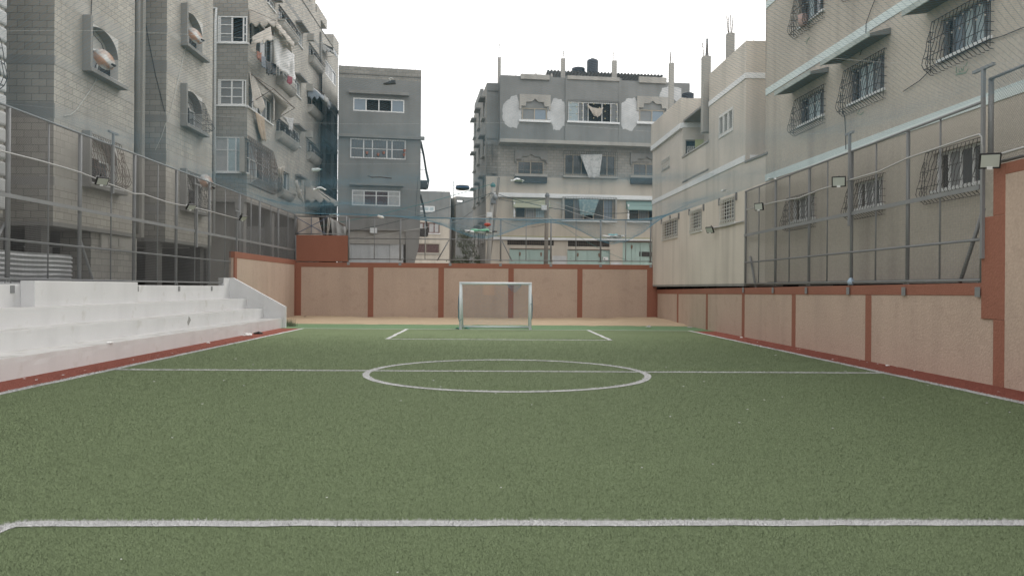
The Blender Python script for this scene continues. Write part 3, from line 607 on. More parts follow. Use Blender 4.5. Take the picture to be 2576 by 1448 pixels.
# ================= L0: pale block house at the very edge, L1: block apartment house with arched windows
XLb = -12.3
h0 = thing('apartment_building', 'apartment house with white corner stones, cut by the photo edge beside the bleachers', 'building', (XLb-4, 14, 1.2))
F0 = Fac((XLb, 6), (XLb, 19.6)); mb = MB()
wall(mb, F0, 0, F0.L, 3.6, 18, [(10.6,12.2,7.0,8.5)], M_BLK)
mb.poly([(XLb,19.6,3.6),(-22,19.6,3.6),(-22,19.6,18),(XLb,19.6,18)], M_BLK); mb.build('wall', h0)
for k in range(30): MB().box(XLb-.35, XLb+.05, 18.9+(.15 if k%2 else 0), 19.66, 3.7+k*.42, 4.07+k*.42, M_WHP).build('corner_stone', h0, bevel=.06)
MB().slab([(XLb,6),(XLb,19.6),(-22,19.6),(-22,6)], 3.5, 3.6, M_CON).build('floor_slab', h0)
o = window(h0, F0, (10.6,12.2,7.0,8.5), 'gg'); belly_grille(o, F0, 10.5, 12.95, 6.4, 9.0, .5, M_GRIL, knots=True)
h1 = thing('apartment_building', 'grey block apartment house with arched windows and deep concrete window fins', 'building', (XLb-4, 28, 1.2))
FA1 = Fac((-17, 21.8), (XLb, 21.8)); FB1 = Fac((XLb, 21.8), (XLb, 26.6)); FRC = Fac((-13.2, 26.6), (-13.2, 29.2)); FA2 = Fac((-13.2, 29.2), (XLb, 29.2)); FB2 = Fac((XLb, 29.2), (XLb, 33.95))
ZS1, ZT1 = 3.6, 18.5
M_CONJ = mat('pale_reveal', (.52,.51,.49), var=.1, vs_=1, fine=.08, streak=.1)
M_CAVE = mat('shade_dark_concrete', (.12,.117,.11), var=.2, vs_=1, fine=.1)  # dark colour supplies the shade of the open ground floors
mb = MB(); con = MB()
def uu(F, zf, x, y): return F.uz(*zf(x, y))[0]
cols = []
ua, ub2 = FB1.uz(207, 130)[0]+.14, uu(FB1, z1, 1140, 700); va, vb = FB2.uz(455, 80)[0]+.14, uu(FB2, z1, 1955, 450)
hol1 = [(ua, ub2, s, s+1.45) for s in (4.95, 8.42, 11.9, 15.3)]; hol2 = [(va, vb, s, s+1.45) for s in (4.95, 8.3, 11.47, 14.8)]
wall(mb, FB1, 0, FB1.L, ZS1, ZT1, hol1, M_BLK, rev=.42, rm=M_CONJ); wall(mb, FB2, 0, FB2.L, ZS1, ZT1, hol2, M_BLK, rev=.42, rm=M_CONJ)
wall(mb, FA1, 0, FA1.L, ZS1, ZT1, [], M_BLKG); wall(mb, FA2, 0, FA2.L, ZS1, ZT1, [], M_BLKG)  # camera-facing sides get darker block: their shade is in the colour
hr = [(1.75, 2.55, s, s+1.3) for s in (5.6, 8.9, 12.2)]
wall(mb, FRC, 0, FRC.L, ZS1, ZT1, hr, M_BLK)
for a, b in (((XLb,26.6),(-13.2,26.6)),((XLb,33.95),(-22,33.95))): f = Fac(a, b); wall(mb, f, 0, f.L, ZS1, ZT1, [], M_BLK)
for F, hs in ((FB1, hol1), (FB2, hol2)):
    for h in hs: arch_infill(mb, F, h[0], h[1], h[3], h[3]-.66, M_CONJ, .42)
mb.build('wall', h1)
foot = [(XLb,21.8),(XLb,26.6),(-13.2,26.6),(-13.2,29.2),(XLb,29.2),(XLb,33.95),(-22,33.95),(-22,21.8)]
MB().slab([(x-.004,y+.004) for x,y in foot], ZS1-.12, ZS1+.002, M_CON).build('floor_slab', h1); MB().slab(foot, ZT1, ZT1+.1, M_CON).build('roof', h1)
for s0 in (0, 3.4, 6.75, 10.1):
    for zlo, zhi in ((4.62+s0, 4.86+s0), (6.5+s0, 6.92+s0)):
        m = MB()
        for F in (FA1, FA2): MB().fbox(F, .0, F.L+.006, zlo, zhi, -.05, .006, M_CON).build('concrete_band', h1)  # bands on the shaded sides take the darker concrete too
        for F in (FB1, FB2): MB().fbox(F, -.0, F.L+.002, zlo, zhi, -.05, .005, M_CONL).build('concrete_band', h1)
for F, hs, sd in ((FB1, hol1, 0), (FB2, hol2, 1)):
    for i, h in enumerate(hs):
        o = window(h1, F, (h[0], h[1], h[2], h[2]+.86), ['pdg','bsd','cds','sgd'][(i+sd)%4], dep=.33, fw=.05)
        MB().fbox(F, h[0]+.002, h[1]-.002, h[2]+.862, h[3], -.42, -.33, M_CONJ).build('tympanum', o)
        MB().fbox(F, h[0]-.138, h[0]-.004, h[2]-.05, h[3]+.06, -.02, .25, M_CON).build('window_fin', o, bevel=.012)
        MB().fbox(F, h[0]-.15, h[1]+.12, h[2]-.18, h[2]-.052, -.02, .29, M_CON).build('sill', o, bevel=.012)
        MB().fbox(F, h[0]-.05, h[1]+.04, h[2]-.049, h[2]-.005, -.1, .2, M_WHB).build('sill', o)
        if i == 0: belly_grille(o, F, h[0]-.03, h[1]+.1, h[2]-.02, h[2]+1.5, .42, M_GRILB if sd == 0 else M_GRIL, sp=.14, wav=.04)
        if i == 1 and sd == 1: belly_grille(o, F, h[0]-.02, h[1]+.1, h[2]-.02, h[2]+1.25, .5, M_GRIL, sp=.13, wav=.0)
for h in hr: window(h1, FRC, h, 'sd', dep=.12, sill=(.06,.08,.07,M_WHB))
MB().tube([(-12.95,28.25,3.7),(-12.95,28.25,ZT1)], .09, M_CON, 8).build('drainpipe', h1, smooth=True)
MB().fbox(FRC, 2.08, 2.3, ZS1, ZT1, .0, .25, M_CONL).build('pilaster', h1)
# ground floor under it: piers, rear wall
m = MB(); m.box(-13.4, -12.45, 24.15, 27.2, 1.1, 3.47, M_BLKG); m.build('ground_floor_wall', h1)
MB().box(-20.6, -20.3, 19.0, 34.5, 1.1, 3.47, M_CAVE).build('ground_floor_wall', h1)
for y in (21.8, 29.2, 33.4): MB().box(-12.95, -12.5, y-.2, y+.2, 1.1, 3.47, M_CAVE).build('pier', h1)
for y in (20.0, 34.3): MB().box(-20.3, -12.6, y-.1, y+.1, 1.1, 3.47, M_CAVE).build('ground_floor_wall', h1)  # end walls added to keep daylight out of the open ground floor
m = MB(); fp = Fac((-12.43, 24.3), (-12.43, 28)); m.fbox(fp, .35, 2.75, 3.02, 3.46, -.01, .05, M_CONL)
for k in range(2): m.fbox(fp, .8+k*.65, 1.25+k*.65, 3.1, 3.40, .051, .07, M_CONL)
m.build('vent_panel', h1)
mc = MB(); fc = Fac((-12.3, 18.2), (-12.2, 22.6))
mc.grid(lambda a,b: fc.p(a*fc.L, 1.3+1.38*b+.012*math.sin(a*9), .025*math.sin(b*2*math.pi*11)), 6, 132, M_COR)
tag(mc.build('corrugated_sheet', smooth=True, solid=.004), 'rippled corrugated metal sheet closing the dark ground floor behind the bleacher fence', 'metal sheet')
# satellite dishes
def dish(P, nrm, R_, label):
    t = thing('satellite_dish', label, 'satellite dish', P, 'rusty satellite dishes'); n = Vector(nrm).normalized(); P = Vector(P)
    pr = [(R_*k, .09*R_*k*k) for k in (.02,.2,.4,.6,.8,.93,1)]+[(R_*1.02,.10*R_)]
    MB().lathe(P, pr, M_RUST, 28, n).build('reflector', t, smooth=True, solid=.012)
    q = n.to_track_quat('Z','Y'); e = P+q@Vector((R_*.25,-R_*.95,.15*R_)); f = P+q@Vector((R_*.35,-R_*.95,.95*R_))
    MB().tube([e, f], .014, M_STLD, 6).build('feed_arm', t)
    MB().tube([f, f-(f-P).normalized()*.14], .035, M_BLKP, 8).build('receiver', t)
    MB().tube([P-n*.01, P-n*.16, P-n*.2+Vector((-.1,0,-.42))], .022, M_STLD, 6).build('mount', t)
dish(FB1.p(*FB1.uz(*z1(1000,580), .32), .32), (.82,-.48,.30), .34, 'big rusty satellite dish on the sill of the nearest upper arched window')
dish(FB2.p(*FB2.uz(*z1(1880,352), .32), .32), (.82,-.48,.30), .34, 'rusty satellite dish on the upper arched window beside the drainpipe')
dish(FB2.p(*FB2.uz(*z2(1790,392), .5), .5), (.86,-.45,.2), .34, 'rusty satellite dish just above the top rail of the bleacher fence')
# ================= L2: long apartment house with awnings and laundry
h2 = thing('apartment_building', 'long weathered apartment house hung with torn awnings and laundry', 'building', (XLb-4, 48, 1.2))
YA, YE2 = 38.76, 55.0
FA3 = Fac((-17, YA), (XLb, YA)); FL2 = Fac((XLb, YA), (XLb, 61.3)); ZS2, ZT2 = 6.2, 20.9
mb = MB()
a3 = [FA3.rect(z3, 205, 556, 182, 492), FA3.rect(z3, 207, 538, 917, 1216), FA3.rect(z4, 168, 508, 278, 688)]
a3.append((a3[0][0], a3[0][1], a3[0][2]+3.2, a3[0][3]+3.2))
a3 = [(a, min(b, FA3.L-.03), c, d) for a, b, c, d in a3]
wall(mb, FA3, 0, FA3.L, ZS2, 24, a3, M_BLKG, rm=M_CON)  # darker block than the long side, shade put into the colour
def L2(zf, xl, xr, yt, yb): return FL2.rect(zf, xl, xr, yt, yb)
WA = [(.3, 4.6, 14.1, 15.6), L2(z3, 565, 838, 960, 1240), L2(z4, 520, 830, 290, 690)]
WB = [L2(z3, 912, 1080, 40, 225), L2(z3, 895, 1050, 700, 880), L2(z4, 885, 1080, 40, 215), L2(z4, 905, 1035, 640, 880)]
WC = [L2(z3, 1118, 1190, 300, 480), L2(z3, 1100, 1168, 905, 1080), L2(z4, 1090, 1160, 185, 350), L2(z4, 1110, 1165, 770, 870)]
WD = [L2(z3, 1262, 1380, 480, 640), L2(z3, 1250, 1370, 1060, 1210), L2(z4, 1238, 1350, 290, 455), L2(z4, 1225, 1340, 860, 1000)]
WE = [L2(z3, 1452, 1578, 680, 850)]
WC.append(L2(z3, 780, 870, -70, 30))
WC = [w for w in WC if w[3]-w[2] > .3]
hs = WA+WB+WC+WD
wall(mb, FL2, 0, YE2-YA, ZS2, ZT2, hs, M_BLK, rm=M_CONL)
wall(mb, FL2, YE2-YA, FL2.L, 15.9, ZT2-.6, WE, M_BLK, rm=M_CONL)
zst = [(0, 8.6, 24), (13.1, 14.6, 21.9), (15.0, 18.3, 21.55), (20.6, 22.7, 21.3)]
for a, b, z in zst: mb.fbox(FL2, a, b, (ZT2 if a < 15.5 else ZT2-.6), z, -2.5, 0, M_BLK)
f = Fac((XLb, 61.3), (-20, 61.3)); wall(mb, f, 0, f.L, 15.9, ZT2-.6, [], M_BLK); wall(mb, f, 0, f.L, 1.2, 15.9, [], M_CAVE)  # lower part coloured dark in place of balcony shade
fr_ = Fac((-14.2, YE2), (-14.2, 61.3)); wall(mb, fr_, 0, fr_.L, 1.2, 15.9, [(1.0,2.4,z,z+1.4) for z in (7.2,10.4,13.4)]+[(3.6,5.4,z,z+1.9) for z in (6.8,10.0,13.0)], M_PLG)
f = Fac((XLb, YE2), (-14.2, YE2)); wall(mb, f, 0, f.L, 1.2, 15.9, [], M_BLK)
mb.build('wall', h2)
MB().slab([(XLb-.004,YA+.004),(XLb-.004,YE2),(-20,YE2),(-20,YA+.004)], ZS2-.15, ZS2+.002, M_CON).build('floor_slab', h2)
MB().slab([(XLb,YA),(XLb,61.3),(-20,61.3),(-20,YA)], ZT2-.7, ZT2-.61, M_CON).build('roof', h2)
for z in (6.1, 9.4, 12.6, 15.8):
    MB().box(-14.19, -12.28, YE2+.002, 61.3, z-.22, z, M_PLG).build('balcony_slab', h2)
    if z < 15:
        m = MB(); m.tube([(-12.33,YE2+.1,z+1.0),(-12.33,61.2,z+1.0)], .025, M_STLD, 6); m.tube([(-12.33,YE2+.1,z+.15),(-12.33,61.2,z+.15)], .02, M_STLD, 6)
        for k in range(44): m.tube([(-12.33,YE2+.2+k*.15,z+.15),(-12.33,YE2+.2+k*.15,z+1.0)], .009, M_STLD, 4, False)
        m.build('balcony_railing', h2)
for y in (57.0, 59.8): MB().box(-12.5, -12.3, y-.12, y+.12, 6.1, 15.9, M_STLD).build('balcony_post', h2)
for z in (8.9, 9.3, 12.2, 15.5, 18.8):
    if not any(h[2] < z+.14 and h[3] > z-.14 for h in hs+a3): MB().fbox(FL2, 0.0, YE2-YA, z-.13, z+.13, -.05, .005, M_CON).build('concrete_band', h2); MB().fbox(FA3, .1, FA3.L+.004, z-.2, z+.12, -.05, .006, M_CON).build('concrete_band', h2)
for i, rc in enumerate(a3):
    if i == 2:
        o = window(h2, FA3, rc, 'cpp', dep=.05, fw=.06, widths=[.42,.26,.26], split=[.62]); 
    else: o = window(h2, FA3, rc, ['dsdg','dssd','dsdg','dssd'][i], rows=3, dep=.05, fw=.07, widths=[.08,.42,.4,.14])
    MB().fbox(FA3, rc[0]-.06, FA3.L+.05, rc[2]-.07, rc[2]-.001, -.1, .06, M_WHB).build('sill', o)
M_AWN = mat('striped_canvas', (.50,.50,.49), var=.1, fine=.05, col2=(.25,.29,.34), c2s=1.1, c2t=.52)
def awning(o, F, u0, u1, z, drop, out, m, seed=0, jag=.25, valance=True):
    a = MB().grid(drape(F.p(u0,z,.03), F.p(u1,z,.03), F.p(u1+.05,z-drop,out), F.p(u0-.05,z-drop,out), .05, 3, .05, jag, seed), 16, 8, m).build('awning', o, smooth=True, solid=.006)
    mm = MB()
    for u in (u0, u1): mm.tube([F.p(u,z,.02), F.p(u,z-drop,out+.02), F.p(u,z-drop-.1,.02)], .018, M_GRILB, 5)
    mm.tube([F.p(u0,z-drop,out+.02), F.p(u1,z-drop,out+.02)], .018, M_GRILB, 5); mm.build('awning_frame', o)
    if valance:
        e_ = MB(); e_.grid(lambda a, b: Vector(F.p(u0-.03, z, .03))*(1-b)+(Vector(F.p(u0-.05, z-drop-.25+.12*math.sin(a*19)*b, .05+(out-.02)*a))-Vector(F.p(u0-.03, z, .03))*0)*b, 14, 6, m); e_.build('awning_end', o, smooth=True, solid=.006)
        MB().grid(drape(F.p(u0,z-drop+.03,out+.03), F.p(u1,z-drop+.03,out+.03), F.p(u1,z-drop-.28,out+.03), F.p(u0,z-drop-.28,out+.03), .02, 4, 0, .12, seed+4), 20, 3, m).build('valance', o, smooth=True, solid=.006)
o4 = window(h2, FL2, WA[0], 'dsgd', dep=.15); awning(o4, FL2, .1, 3.6, 15.75, .55, 1.35, M_CLT, 1, .5)
o3 = window(h2, FL2, WA[1], 'gcdsg', dep=.1, fw=.06, rows=1); MB().fbox(FL2, -.02, WA[1][1]+.1, WA[1][2]-.08, WA[1][2]-.001, -.1, .07, M_WHB).build('sill', o3)
m = MB(); Ua, Ub = .35, 4.5; zt = WA[1][3]+.5
for u in (Ua, Ub): m.tube([FL2.p(u, zt, .02), FL2.p(u, zt-.75, 1.2), FL2.p(u, zt-1.5, .02)], .025, M_GRILB, 5)
m.tube([FL2.p(Ua, zt-.75, 1.2), FL2.p(Ub, zt-.75, 1.2)], .03, M_GRILB, 5); m.tube([FL2.p(Ua, zt, .05), FL2.p(Ub, zt, .05)], .03, M_GRILB, 5); m.build('awning_frame', o3)
sheet(drape(FL2.p(.15,zt,.05), FL2.p(1.1,zt,.05), FL2.p(.55,zt-1.6,.75), FL2.p(.1,zt-1.5,.2), .07, 2, 0, .5, 3), 10, 10, M_CLT, 'awning', o3)
sheet(drape(FL2.p(3.1,zt-.2,.3), FL2.p(4.6,zt,.05), FL2.p(4.6,zt-1.5,.1), FL2.p(3.4,zt-.75,1.2), .06, 2, 0, .2, 5), 10, 10, M_CLT, 'awning', o3)
o2 = window(h2, FL2, WA[2], 'gsgs', dep=.15, rows=2); belly_grille(o2, FL2, -.02, WA[2][1]+.1, WA[2][2]-.55, WA[2][3]+.15, .65, M_GRILB, sp=.12, wav=.05, r=.012)
for i, rc in enumerate(WB):
    o = window(h2, FL2, rc, 'gdg', dep=.16); corbel(o, FL2, rc[0]-.1, rc[1]+.1, rc[2]-.02, .36, .4, M_CONL)
    if i < 3: belly_grille(o, FL2, rc[0]-.05, rc[1]+.05, rc[2], rc[3]-.1, .42, M_GRIL if i != 1 else M_GRILW, sp=.13, wav=.04)
for i, rc in enumerate(WC): window(h2, FL2, rc, 'gs', dep=.1, rows=1, sill=(.08,.08,.06,M_WHB), hood=(.25,.4,.12,M_CON,.15))
for i, rc in enumerate(WD):
    o = window(h2, FL2, rc, 'gdg', dep=.16); corbel(o, FL2, rc[0]-.05, rc[1]+.1, rc[2]-.02, .36, .42, M_CONL); MB().fbox(FL2, rc[0]-.4, rc[0]-.08, rc[3]-.05, rc[3]+.4, -.02, .42, M_CONL).build('window_fin', o)
    if i in (0, 2): belly_grille(o, FL2, rc[0]-.03, rc[1]+.05, rc[2], rc[3]-.2, .5, M_GRIL, sp=.14, wav=.03)
    if i == 1: awning(o, FL2, rc[0]-.2, rc[1]+1.5, rc[3]+.55, .8, 1.1, M_AWN, 7, .6)
    if i == 3: awning(o, FL2, rc[0]-.3, rc[1]+3.0, rc[3]+.35, 1.1, 1.7, M_CLT, 9, .4)
o = window(h2, FL2, WE[0], 'ccg', dep=.06, fw=.09); awning(o, FL2, WE[0][0]-1.2, WE[0][0]+.6, WE[0][3]+.75, .35, .8, M_AWN, 3, .1)
MB().tube([FA3.p(*FA3.uz(*z3(140,95), .09), .09), FA3.p(*FA3.uz(*z3(188,95), .09), .09), FA3.p(*FA3.uz(*z3(180,250), .09), .09), (FA3.p(*FA3.uz(*z3(180,250), .09), .09)[0], YA-.09, 4.4)], .06, M_PVC, 10).build('drainpipe', h2, smooth=True)
MB().fbox(FL2, YE2-YA-.35, YE2-YA-.02, ZS2, ZT2-1, -.02, .12, M_CON).build('pilaster', h2)
for k in (.62, .42): MB().tube([FL2.p(YE2-YA-k, 4.5, .2), FL2.p(YE2-YA-k, 17.5, .2)], .03, M_GRIL, 6).build('drainpipe', h2)
MB().box(-19.9, -19.7, YA, YE2, 1.1, 6.05, M_CAVE).build('ground_floor_wall', h2)
for y in (39.0, 44, 49, 54.2): MB().box(-12.9, -12.45, y-.22, y+.22, 1.1, 6.05, M_CON).build('pier', h2)
MB().box(-19.5, -12.7, 39.5, 39.7, 1.1, 6.05, M_CONL).build('ground_floor_wall', h2); MB().box(-19.5, -19.3, 33.9, 39.4, 1.1, 9, M_CON).build('ground_floor_wall', h2)
MB().fbox(FL2, 8.0, 9.6, 18.6, 21.6, -.01, .0, M_BLK)
m = MB().hexa([FL2.p(8.3,21.9,.75),FL2.p(12.6,21.55,.75),FL2.p(12.6,21.75,-2),FL2.p(8.3,22.1,-2),FL2.p(8.3,21.95,.75),FL2.p(12.6,21.6,.75),FL2.p(12.6,21.8,-2),FL2.p(8.3,22.15,-2)], M_STLD); m.build('roof_sheet', h2)
# loose cloth on that house
def cloth(name, label, cat, pts, m, rip=.05, nr=3, sag=0, jag=.1, seed=0, grp=None):
    o = MB().grid(drape(*pts, rip, nr, sag, jag, seed), 18, 14, m).build(name, smooth=True, solid=.01); return tag(o, label, cat, grp)
X1 = XLb+1.0
cloth('tarp', 'large white tarpaulin hanging off the torn upper awning', 'tarpaulin', [atX(*z3(860,350),X1), atX(*z3(1100,640),X1), atX(*z3(1090,890),X1-.35), atX(*z3(865,730),X1-.2)], M_CLW, .10, 2, 0, .3, 2)
cloth('canvas', 'tan canvas strip torn from the upper awning', 'canvas', [atX(*z3(600,430),X1+.1), atX(*z3(815,310),X1+.25), atX(*z3(830,440),X1+.3), atX(*z3(600,470),X1+.1)], M_CLT, .05, 2, 0, .3, 4)
for k, (x, y, h, mm, lb) in enumerate(((625,480,90,M_CLT,'pale cloth on the line below the torn upper awning'),(690,590,75,mat('orange_cloth',(.30,.15,.11)),'small orange cloth on the line below the torn upper awning'),(735,640,110,mat('grey_blue_cloth',(.2,.22,.25)),'dark blue grey garment on the line below the torn upper awning'),(790,700,130,M_BLKP,'black garment lowest below the torn upper awning'),(850,720,120,M_BLKP,'black garment beside the white tarpaulin'),(1040,870,70,mat('maroon_cloth',(.25,.07,.09)),'maroon cloth on the white grille beside the tarpaulin'))):
    p = lambda dx, dy: atX(*z3(x+dx, y+dy), XLb+.75)
    cloth('laundry', lb, 'laundry', [p(-28,0), p(28,22), p(22,h+22), p(-24,h)], mm, .04, 2, .02, .15, k, 'laundry on the long apartment house')
p = lambda dx, dy, X=XLb+.2: atX(*z4(dx, dy), X)
cloth('rug', 'long tan rug hanging from a window sill of the long apartment house', 'rug', [p(640,-10), p(750,70), p(775,325), p(715,318)], M_RUG, .05, 2, 0, .05, 1)
cloth('laundry', 'grey white sheet draped over a grille near the tan rug', 'laundry', [p(935,20,XLb+.6), p(1085,60,XLb+.6), p(1075,250,XLb+.6), p(1000,60,XLb+.6)], M_CUR, .05, 2, .1, .2, 6, 'laundry on the long apartment house')
cloth('canvas', 'ragged tan curtain at the lowest bay of the long apartment house', 'canvas', [p(905,640,XLb+.7), p(985,620,XLb+.7), p(960,760,XLb+.5), p(915,840,XLb+.3)], M_CLT, .07, 2, 0, .5, 8)
cloth('canvas', 'ragged canvas rag beside the lowest window of the long apartment house', 'canvas', [p(1095,800,XLb+.6), p(1130,780,XLb+.6), p(1200,1010,XLb+.6), p(1130,930,XLb+.5)], M_CLT, .05, 2, 0, .4, 9)
q = lambda x, y, Y: atY(*zl(x, y), Y)
cloth('tarp', 'tan sheet wall of the shelter behind the raised terracotta block', 'tarpaulin', [q(180,1060,46.6), q(600,1065,46.6), q(700,1470,46.5), q(180,1470,46.5)], mat('beige_sheet',(.47,.41,.36),var=.08), .05, 2, 0, .03, 2)
cloth('tarp', 'grey ragged tarpaulin on a pole behind the raised terracotta block', 'tarpaulin', [q(830,1070,46.8), q(1110,1215,46.8), q(1165,1440,46.3), q(870,1420,46.5)], M_CLG, .10, 2, 0, .2, 5)
for k, (a, b, lb) in enumerate((((830,1070),(1110,1220),'rusty sloping bar above the grey tarpaulin'),((790,1065),(760,1440),'pale slanting stick beside the grey tarpaulin'),((825,1070),(775,1440),'second pale slanting stick beside the grey tarpaulin'),((700,1080),(705,1430),'grey upright tube of the shelter behind the terracotta block'))):
    tag(MB().tube([q(*a,46.9), q(*b,46.7)], .035, M_GRILB if k == 0 else (M_CLT if k < 3 else M_STL), 6).build('shelter_pole', smooth=True), lb, 'pole')
# ================= M: grey rendered block in the middle
hm = thing('apartment_building', 'narrow dark grey rendered apartment block with white framed ribbon windows', 'building', (-7.8, 57, 1.2))
FM = Fac((-10.6, 53.0), (-5.0, 53.85)); zt = FM.uz(*z5(172, 180))[1]; zb = FM.uz(*z6(455, 488))[1]
mw = [FM.rect(z5, 327, 920, 552, 705), FM.rect(z5, 292, 937, 1020, 1248), FM.rect(z6, 597, 1046, 136, 280)]
mb = MB(); zm = FM.uz(*z5(172, 315))[1]
wall(mb, FM, 0, FM.L, zb, zm, mw, M_PLG); wall(mb, FM, 0, FM.L, zm, zt, [], M_BLKG)
d = FM.d; back = [(FM.A.x-d.y*10, FM.A.y+d.x*10), (FM.p(FM.L,0)[0]-d.y*10, FM.p(FM.L,0)[1]+d.x*10)]
FMr = Fac(FM.p(FM.L,0)[:2], back[1]); FMl = Fac(back[0], (-10.6,53.0))
wall(mb, FMr, 0, FMr.L, zb, zt, [], M_PLG); wall(mb, FMl, 0, FMl.L, 1.2, zt, [], M_PLG); mb.build('wall', hm)
ft = [FM.p(0,0)[:2], FM.p(FM.L,0)[:2], back[1], back[0]]
MB().slab(ft, zb-.12, zb, M_CON).build('floor_slab', hm); MB().slab(ft, zt-.6, zt-.5, M_CON).build('roof', hm)
o = window(hm, FM, mw[0], 'bddb', dep=.02, fw=.08); MB().fbox(FM, mw[0][0]-.3, mw[0][1]+.3, mw[0][3]+.25, mw[0][3]+.45, -.02, .35, M_CON).build('hood', o, bevel=.01)
o = window(hm, FM, mw[1], 'ggggg', dep=.06, fw=.08, rows=2, widths=[.26,.17,.28,.1,.27]); flat_grille(o, FM, mw[1][0]-.05, mw[1][1]+.08, mw[1][2]-.08, mw[1][3]+.1, 22, 2, M_GRILB, n=.12, r=.008, diag=False)
for k, (x, y) in enumerate(((485,1190),(615,1210),(680,1190),(915,1215),(920,1165))):
    u, z = FM.uz(*z5(x, y), .15); MB().lathe(FM.p(u, z-.1, .16), [(.06,0),(.09,.12),(.1,.18)], mat('terracotta_pot',(.36,.15,.10)), 8).build('flower_pot', o)
o = window(hm, FM, mw[2], 'crrc', dep=.03, fw=.08, split=[.66]); MB().fbox(FM, mw[2][0]-.15, mw[2][1]+.2, mw[2][3]+.3, mw[2][3]+.45, -.02, .35, M_CON).build('hood', o, bevel=.01)
u0, zl_ = FM.uz(*z5(150, 985)); MB().fbox(FM, 0.0, FM.L+.25, zl_-.12, zl_+.1, -.05, .2, M_CON).build('ledge', hm, bevel=.01)
for k, (za, zb2) in enumerate(((zl_-3.4, zl_-.15), (zl_-6.8, zl_-3.9))):
    m = MB(); prof = [(0,.05),(.25,.25),(.62,.45),(.85,.62),(1,.55)]
    for i in range(7):
        for nn in (0,):
            u = .2+i*.22; m.tube([FMr.p(u, zb2+(za-zb2)*t, n_) for t, n_ in prof], .02, M_GRIL, 4, False)
    for t, n_ in prof: m.tube([FMr.p(.2, zb2+(za-zb2)*t, 0), FMr.p(.2, zb2+(za-zb2)*t, n_), FMr.p(1.55, zb2+(za-zb2)*t, n_)], .02, M_GRIL, 4, False)
    m.fbox(FMr, .2, 1.5, za, za+.5, .02, .5, M_GRIL); m.build('grille', hm)
# its ground floor: recess, metal gate, pier, ragged end
MB().fbox(FM, .2, FM.L-.6, 1.1, zb-.13, -3.2, -3.0, M_CON).build('ground_floor_wall', hm)
gt = FM.rect(z6, 582, 948, 635, 800)
m = MB(); zg = gt[3]; m.fbox(FM, gt[0]-.2, FM.L-1.0, zg+.02, zg+.95, -.45, -.2, M_CONL); m.build('lintel_wall', hm)
g = MB().fbox(FM, gt[0]-.1, gt[1], 1.2, zg, -.42, -.3, M_GAW).build('metal_gate', hm)
for k in range(6): MB().fbox(FM, gt[0]+.1+k*.6, gt[0]+.15+k*.6, 1.25, zg-.05, -.299, -.26, M_GAW).build('gate_rib', g)
MB().fbox(FM, gt[1]+.02, gt[1]+.95, 1.2, zg+.02, -.45, -.25, M_WHP).build('pier', hm); MB().fbox(FM, gt[1]+.35, gt[1]+.75, zg+.96, zb-.13, -.5, -.1, M_CONL).build('pier', hm)
m = MB(); m.fbox(FM, gt[0]+2.6, gt[0]+4.3, zg+1.0, zg+1.75, -1.3, -.9, M_STLD); m.build('stored_frame', hm)
m = MB().prism(FM, [(FM.L-.95,1.2),(FM.L-.5,1.9),(FM.L-.45,2.6),(FM.L-.35,3.6),(FM.L-.1,4.6),(FM.L,zb-.13),(FM.L-1.0,zb-.13)], -2, -.02, M_CON); m.build('broken_wall', hm)
u, z = FM.uz(*z6(797, 512), .3); tag(MB().fbox(FM, u-.24, u+.24, z-.18, z+.18, .0, .16, M_PVC).build('meter_box', bevel=.02), 'small pale meter box at the gate of the dark grey block', 'meter box')
# ================= far houses at the end of the street
hn = thing('apartment_building', 'distant pale grey house with curtained windows at the end of the street', 'building', (-7.4, 98, 1.2))
FN = Fac(atY(1030,600,95)[:2], atY(1131,600,95.6)[:2]); nzt = FN.uz(*zc(265,262))[1]
nw = [FN.rect(zc, 295, 575, 508, 605), FN.rect(zc, 207, 655, 782, 955), FN.rect(zc, 195, 658, 1125, 1290)]
mb = MB(); zmid = nw[1][3]+.5; wall(mb, FN, 0, FN.L, 1.0, zmid, nw[1:], M_PLB); wall(mb, FN, 0, FN.L, zmid, nzt, nw[:1], M_PLG)
f = Fac(FN.p(FN.L,0)[:2], (FN.p(FN.L,0)[0]-.3, 108)); wall(mb, f, 0, f.L, 1, nzt, [], M_PLG); mb.build('wall', hn)
window(hn, FN, nw[0], 'spp', dep=.05, fw=.14); o = window(hn, FN, nw[1], 'ccscc', dep=.1, fw=.12, frame=mat('red_brown_frame',(.14,.07,.06)), sill=(.1,.15,.12,M_WHB)); window(hn, FN, nw[2], 'rr', dep=.1, fw=.1, frame=M_FRB, sill=(.1,.15,.12,M_CONL))
hn2 = thing('apartment_building', 'far slim grey house with an open roof frame beside the street', 'building', (-5, 104, 1.2))
FN2 = Fac(atY(1146,600,100)[:2], atY(1196,600,101)[:2]); n2t = FN2.uz(*zc(925,352))[1]
w2 = [FN2.rect(zc, 944, 1052, 905, 1085), FN2.rect(zc, 944, 1052, 560, 640)]; op = FN2.rect(zc, 944, 1055, 408, 440)
mb = MB(); wall(mb, FN2, 0, FN2.L, 1, n2t, [w2[0], op], M_PLG, rev=.5)
FN2l = Fac((FN2.A.x-1.9, FN2.A.y+6), tuple(FN2.A)); wall(mb, FN2l, 0, FN2l.L, 1, n2t-.01, [], M_PLB); mb.build('wall', hn2)
window(hn2, FN2, w2[0], 'g', dep=.3, fw=.06)
FN3 = Fac(atY(1131,600,103)[:2], atY(1148,600,103)[:2]); MB().fbox(FN3, -.5, FN3.L, 1, FN3.uz(*zc(800,455))[1], -2, 0, M_PLG).build('wall', hn2); MB().fbox(FN3, -.9, FN3.L, FN3.uz(*zc(800,470))[1], FN3.uz(*zc(800,432))[1], -2, .4, M_CON).build('balcony_slab', hn2)
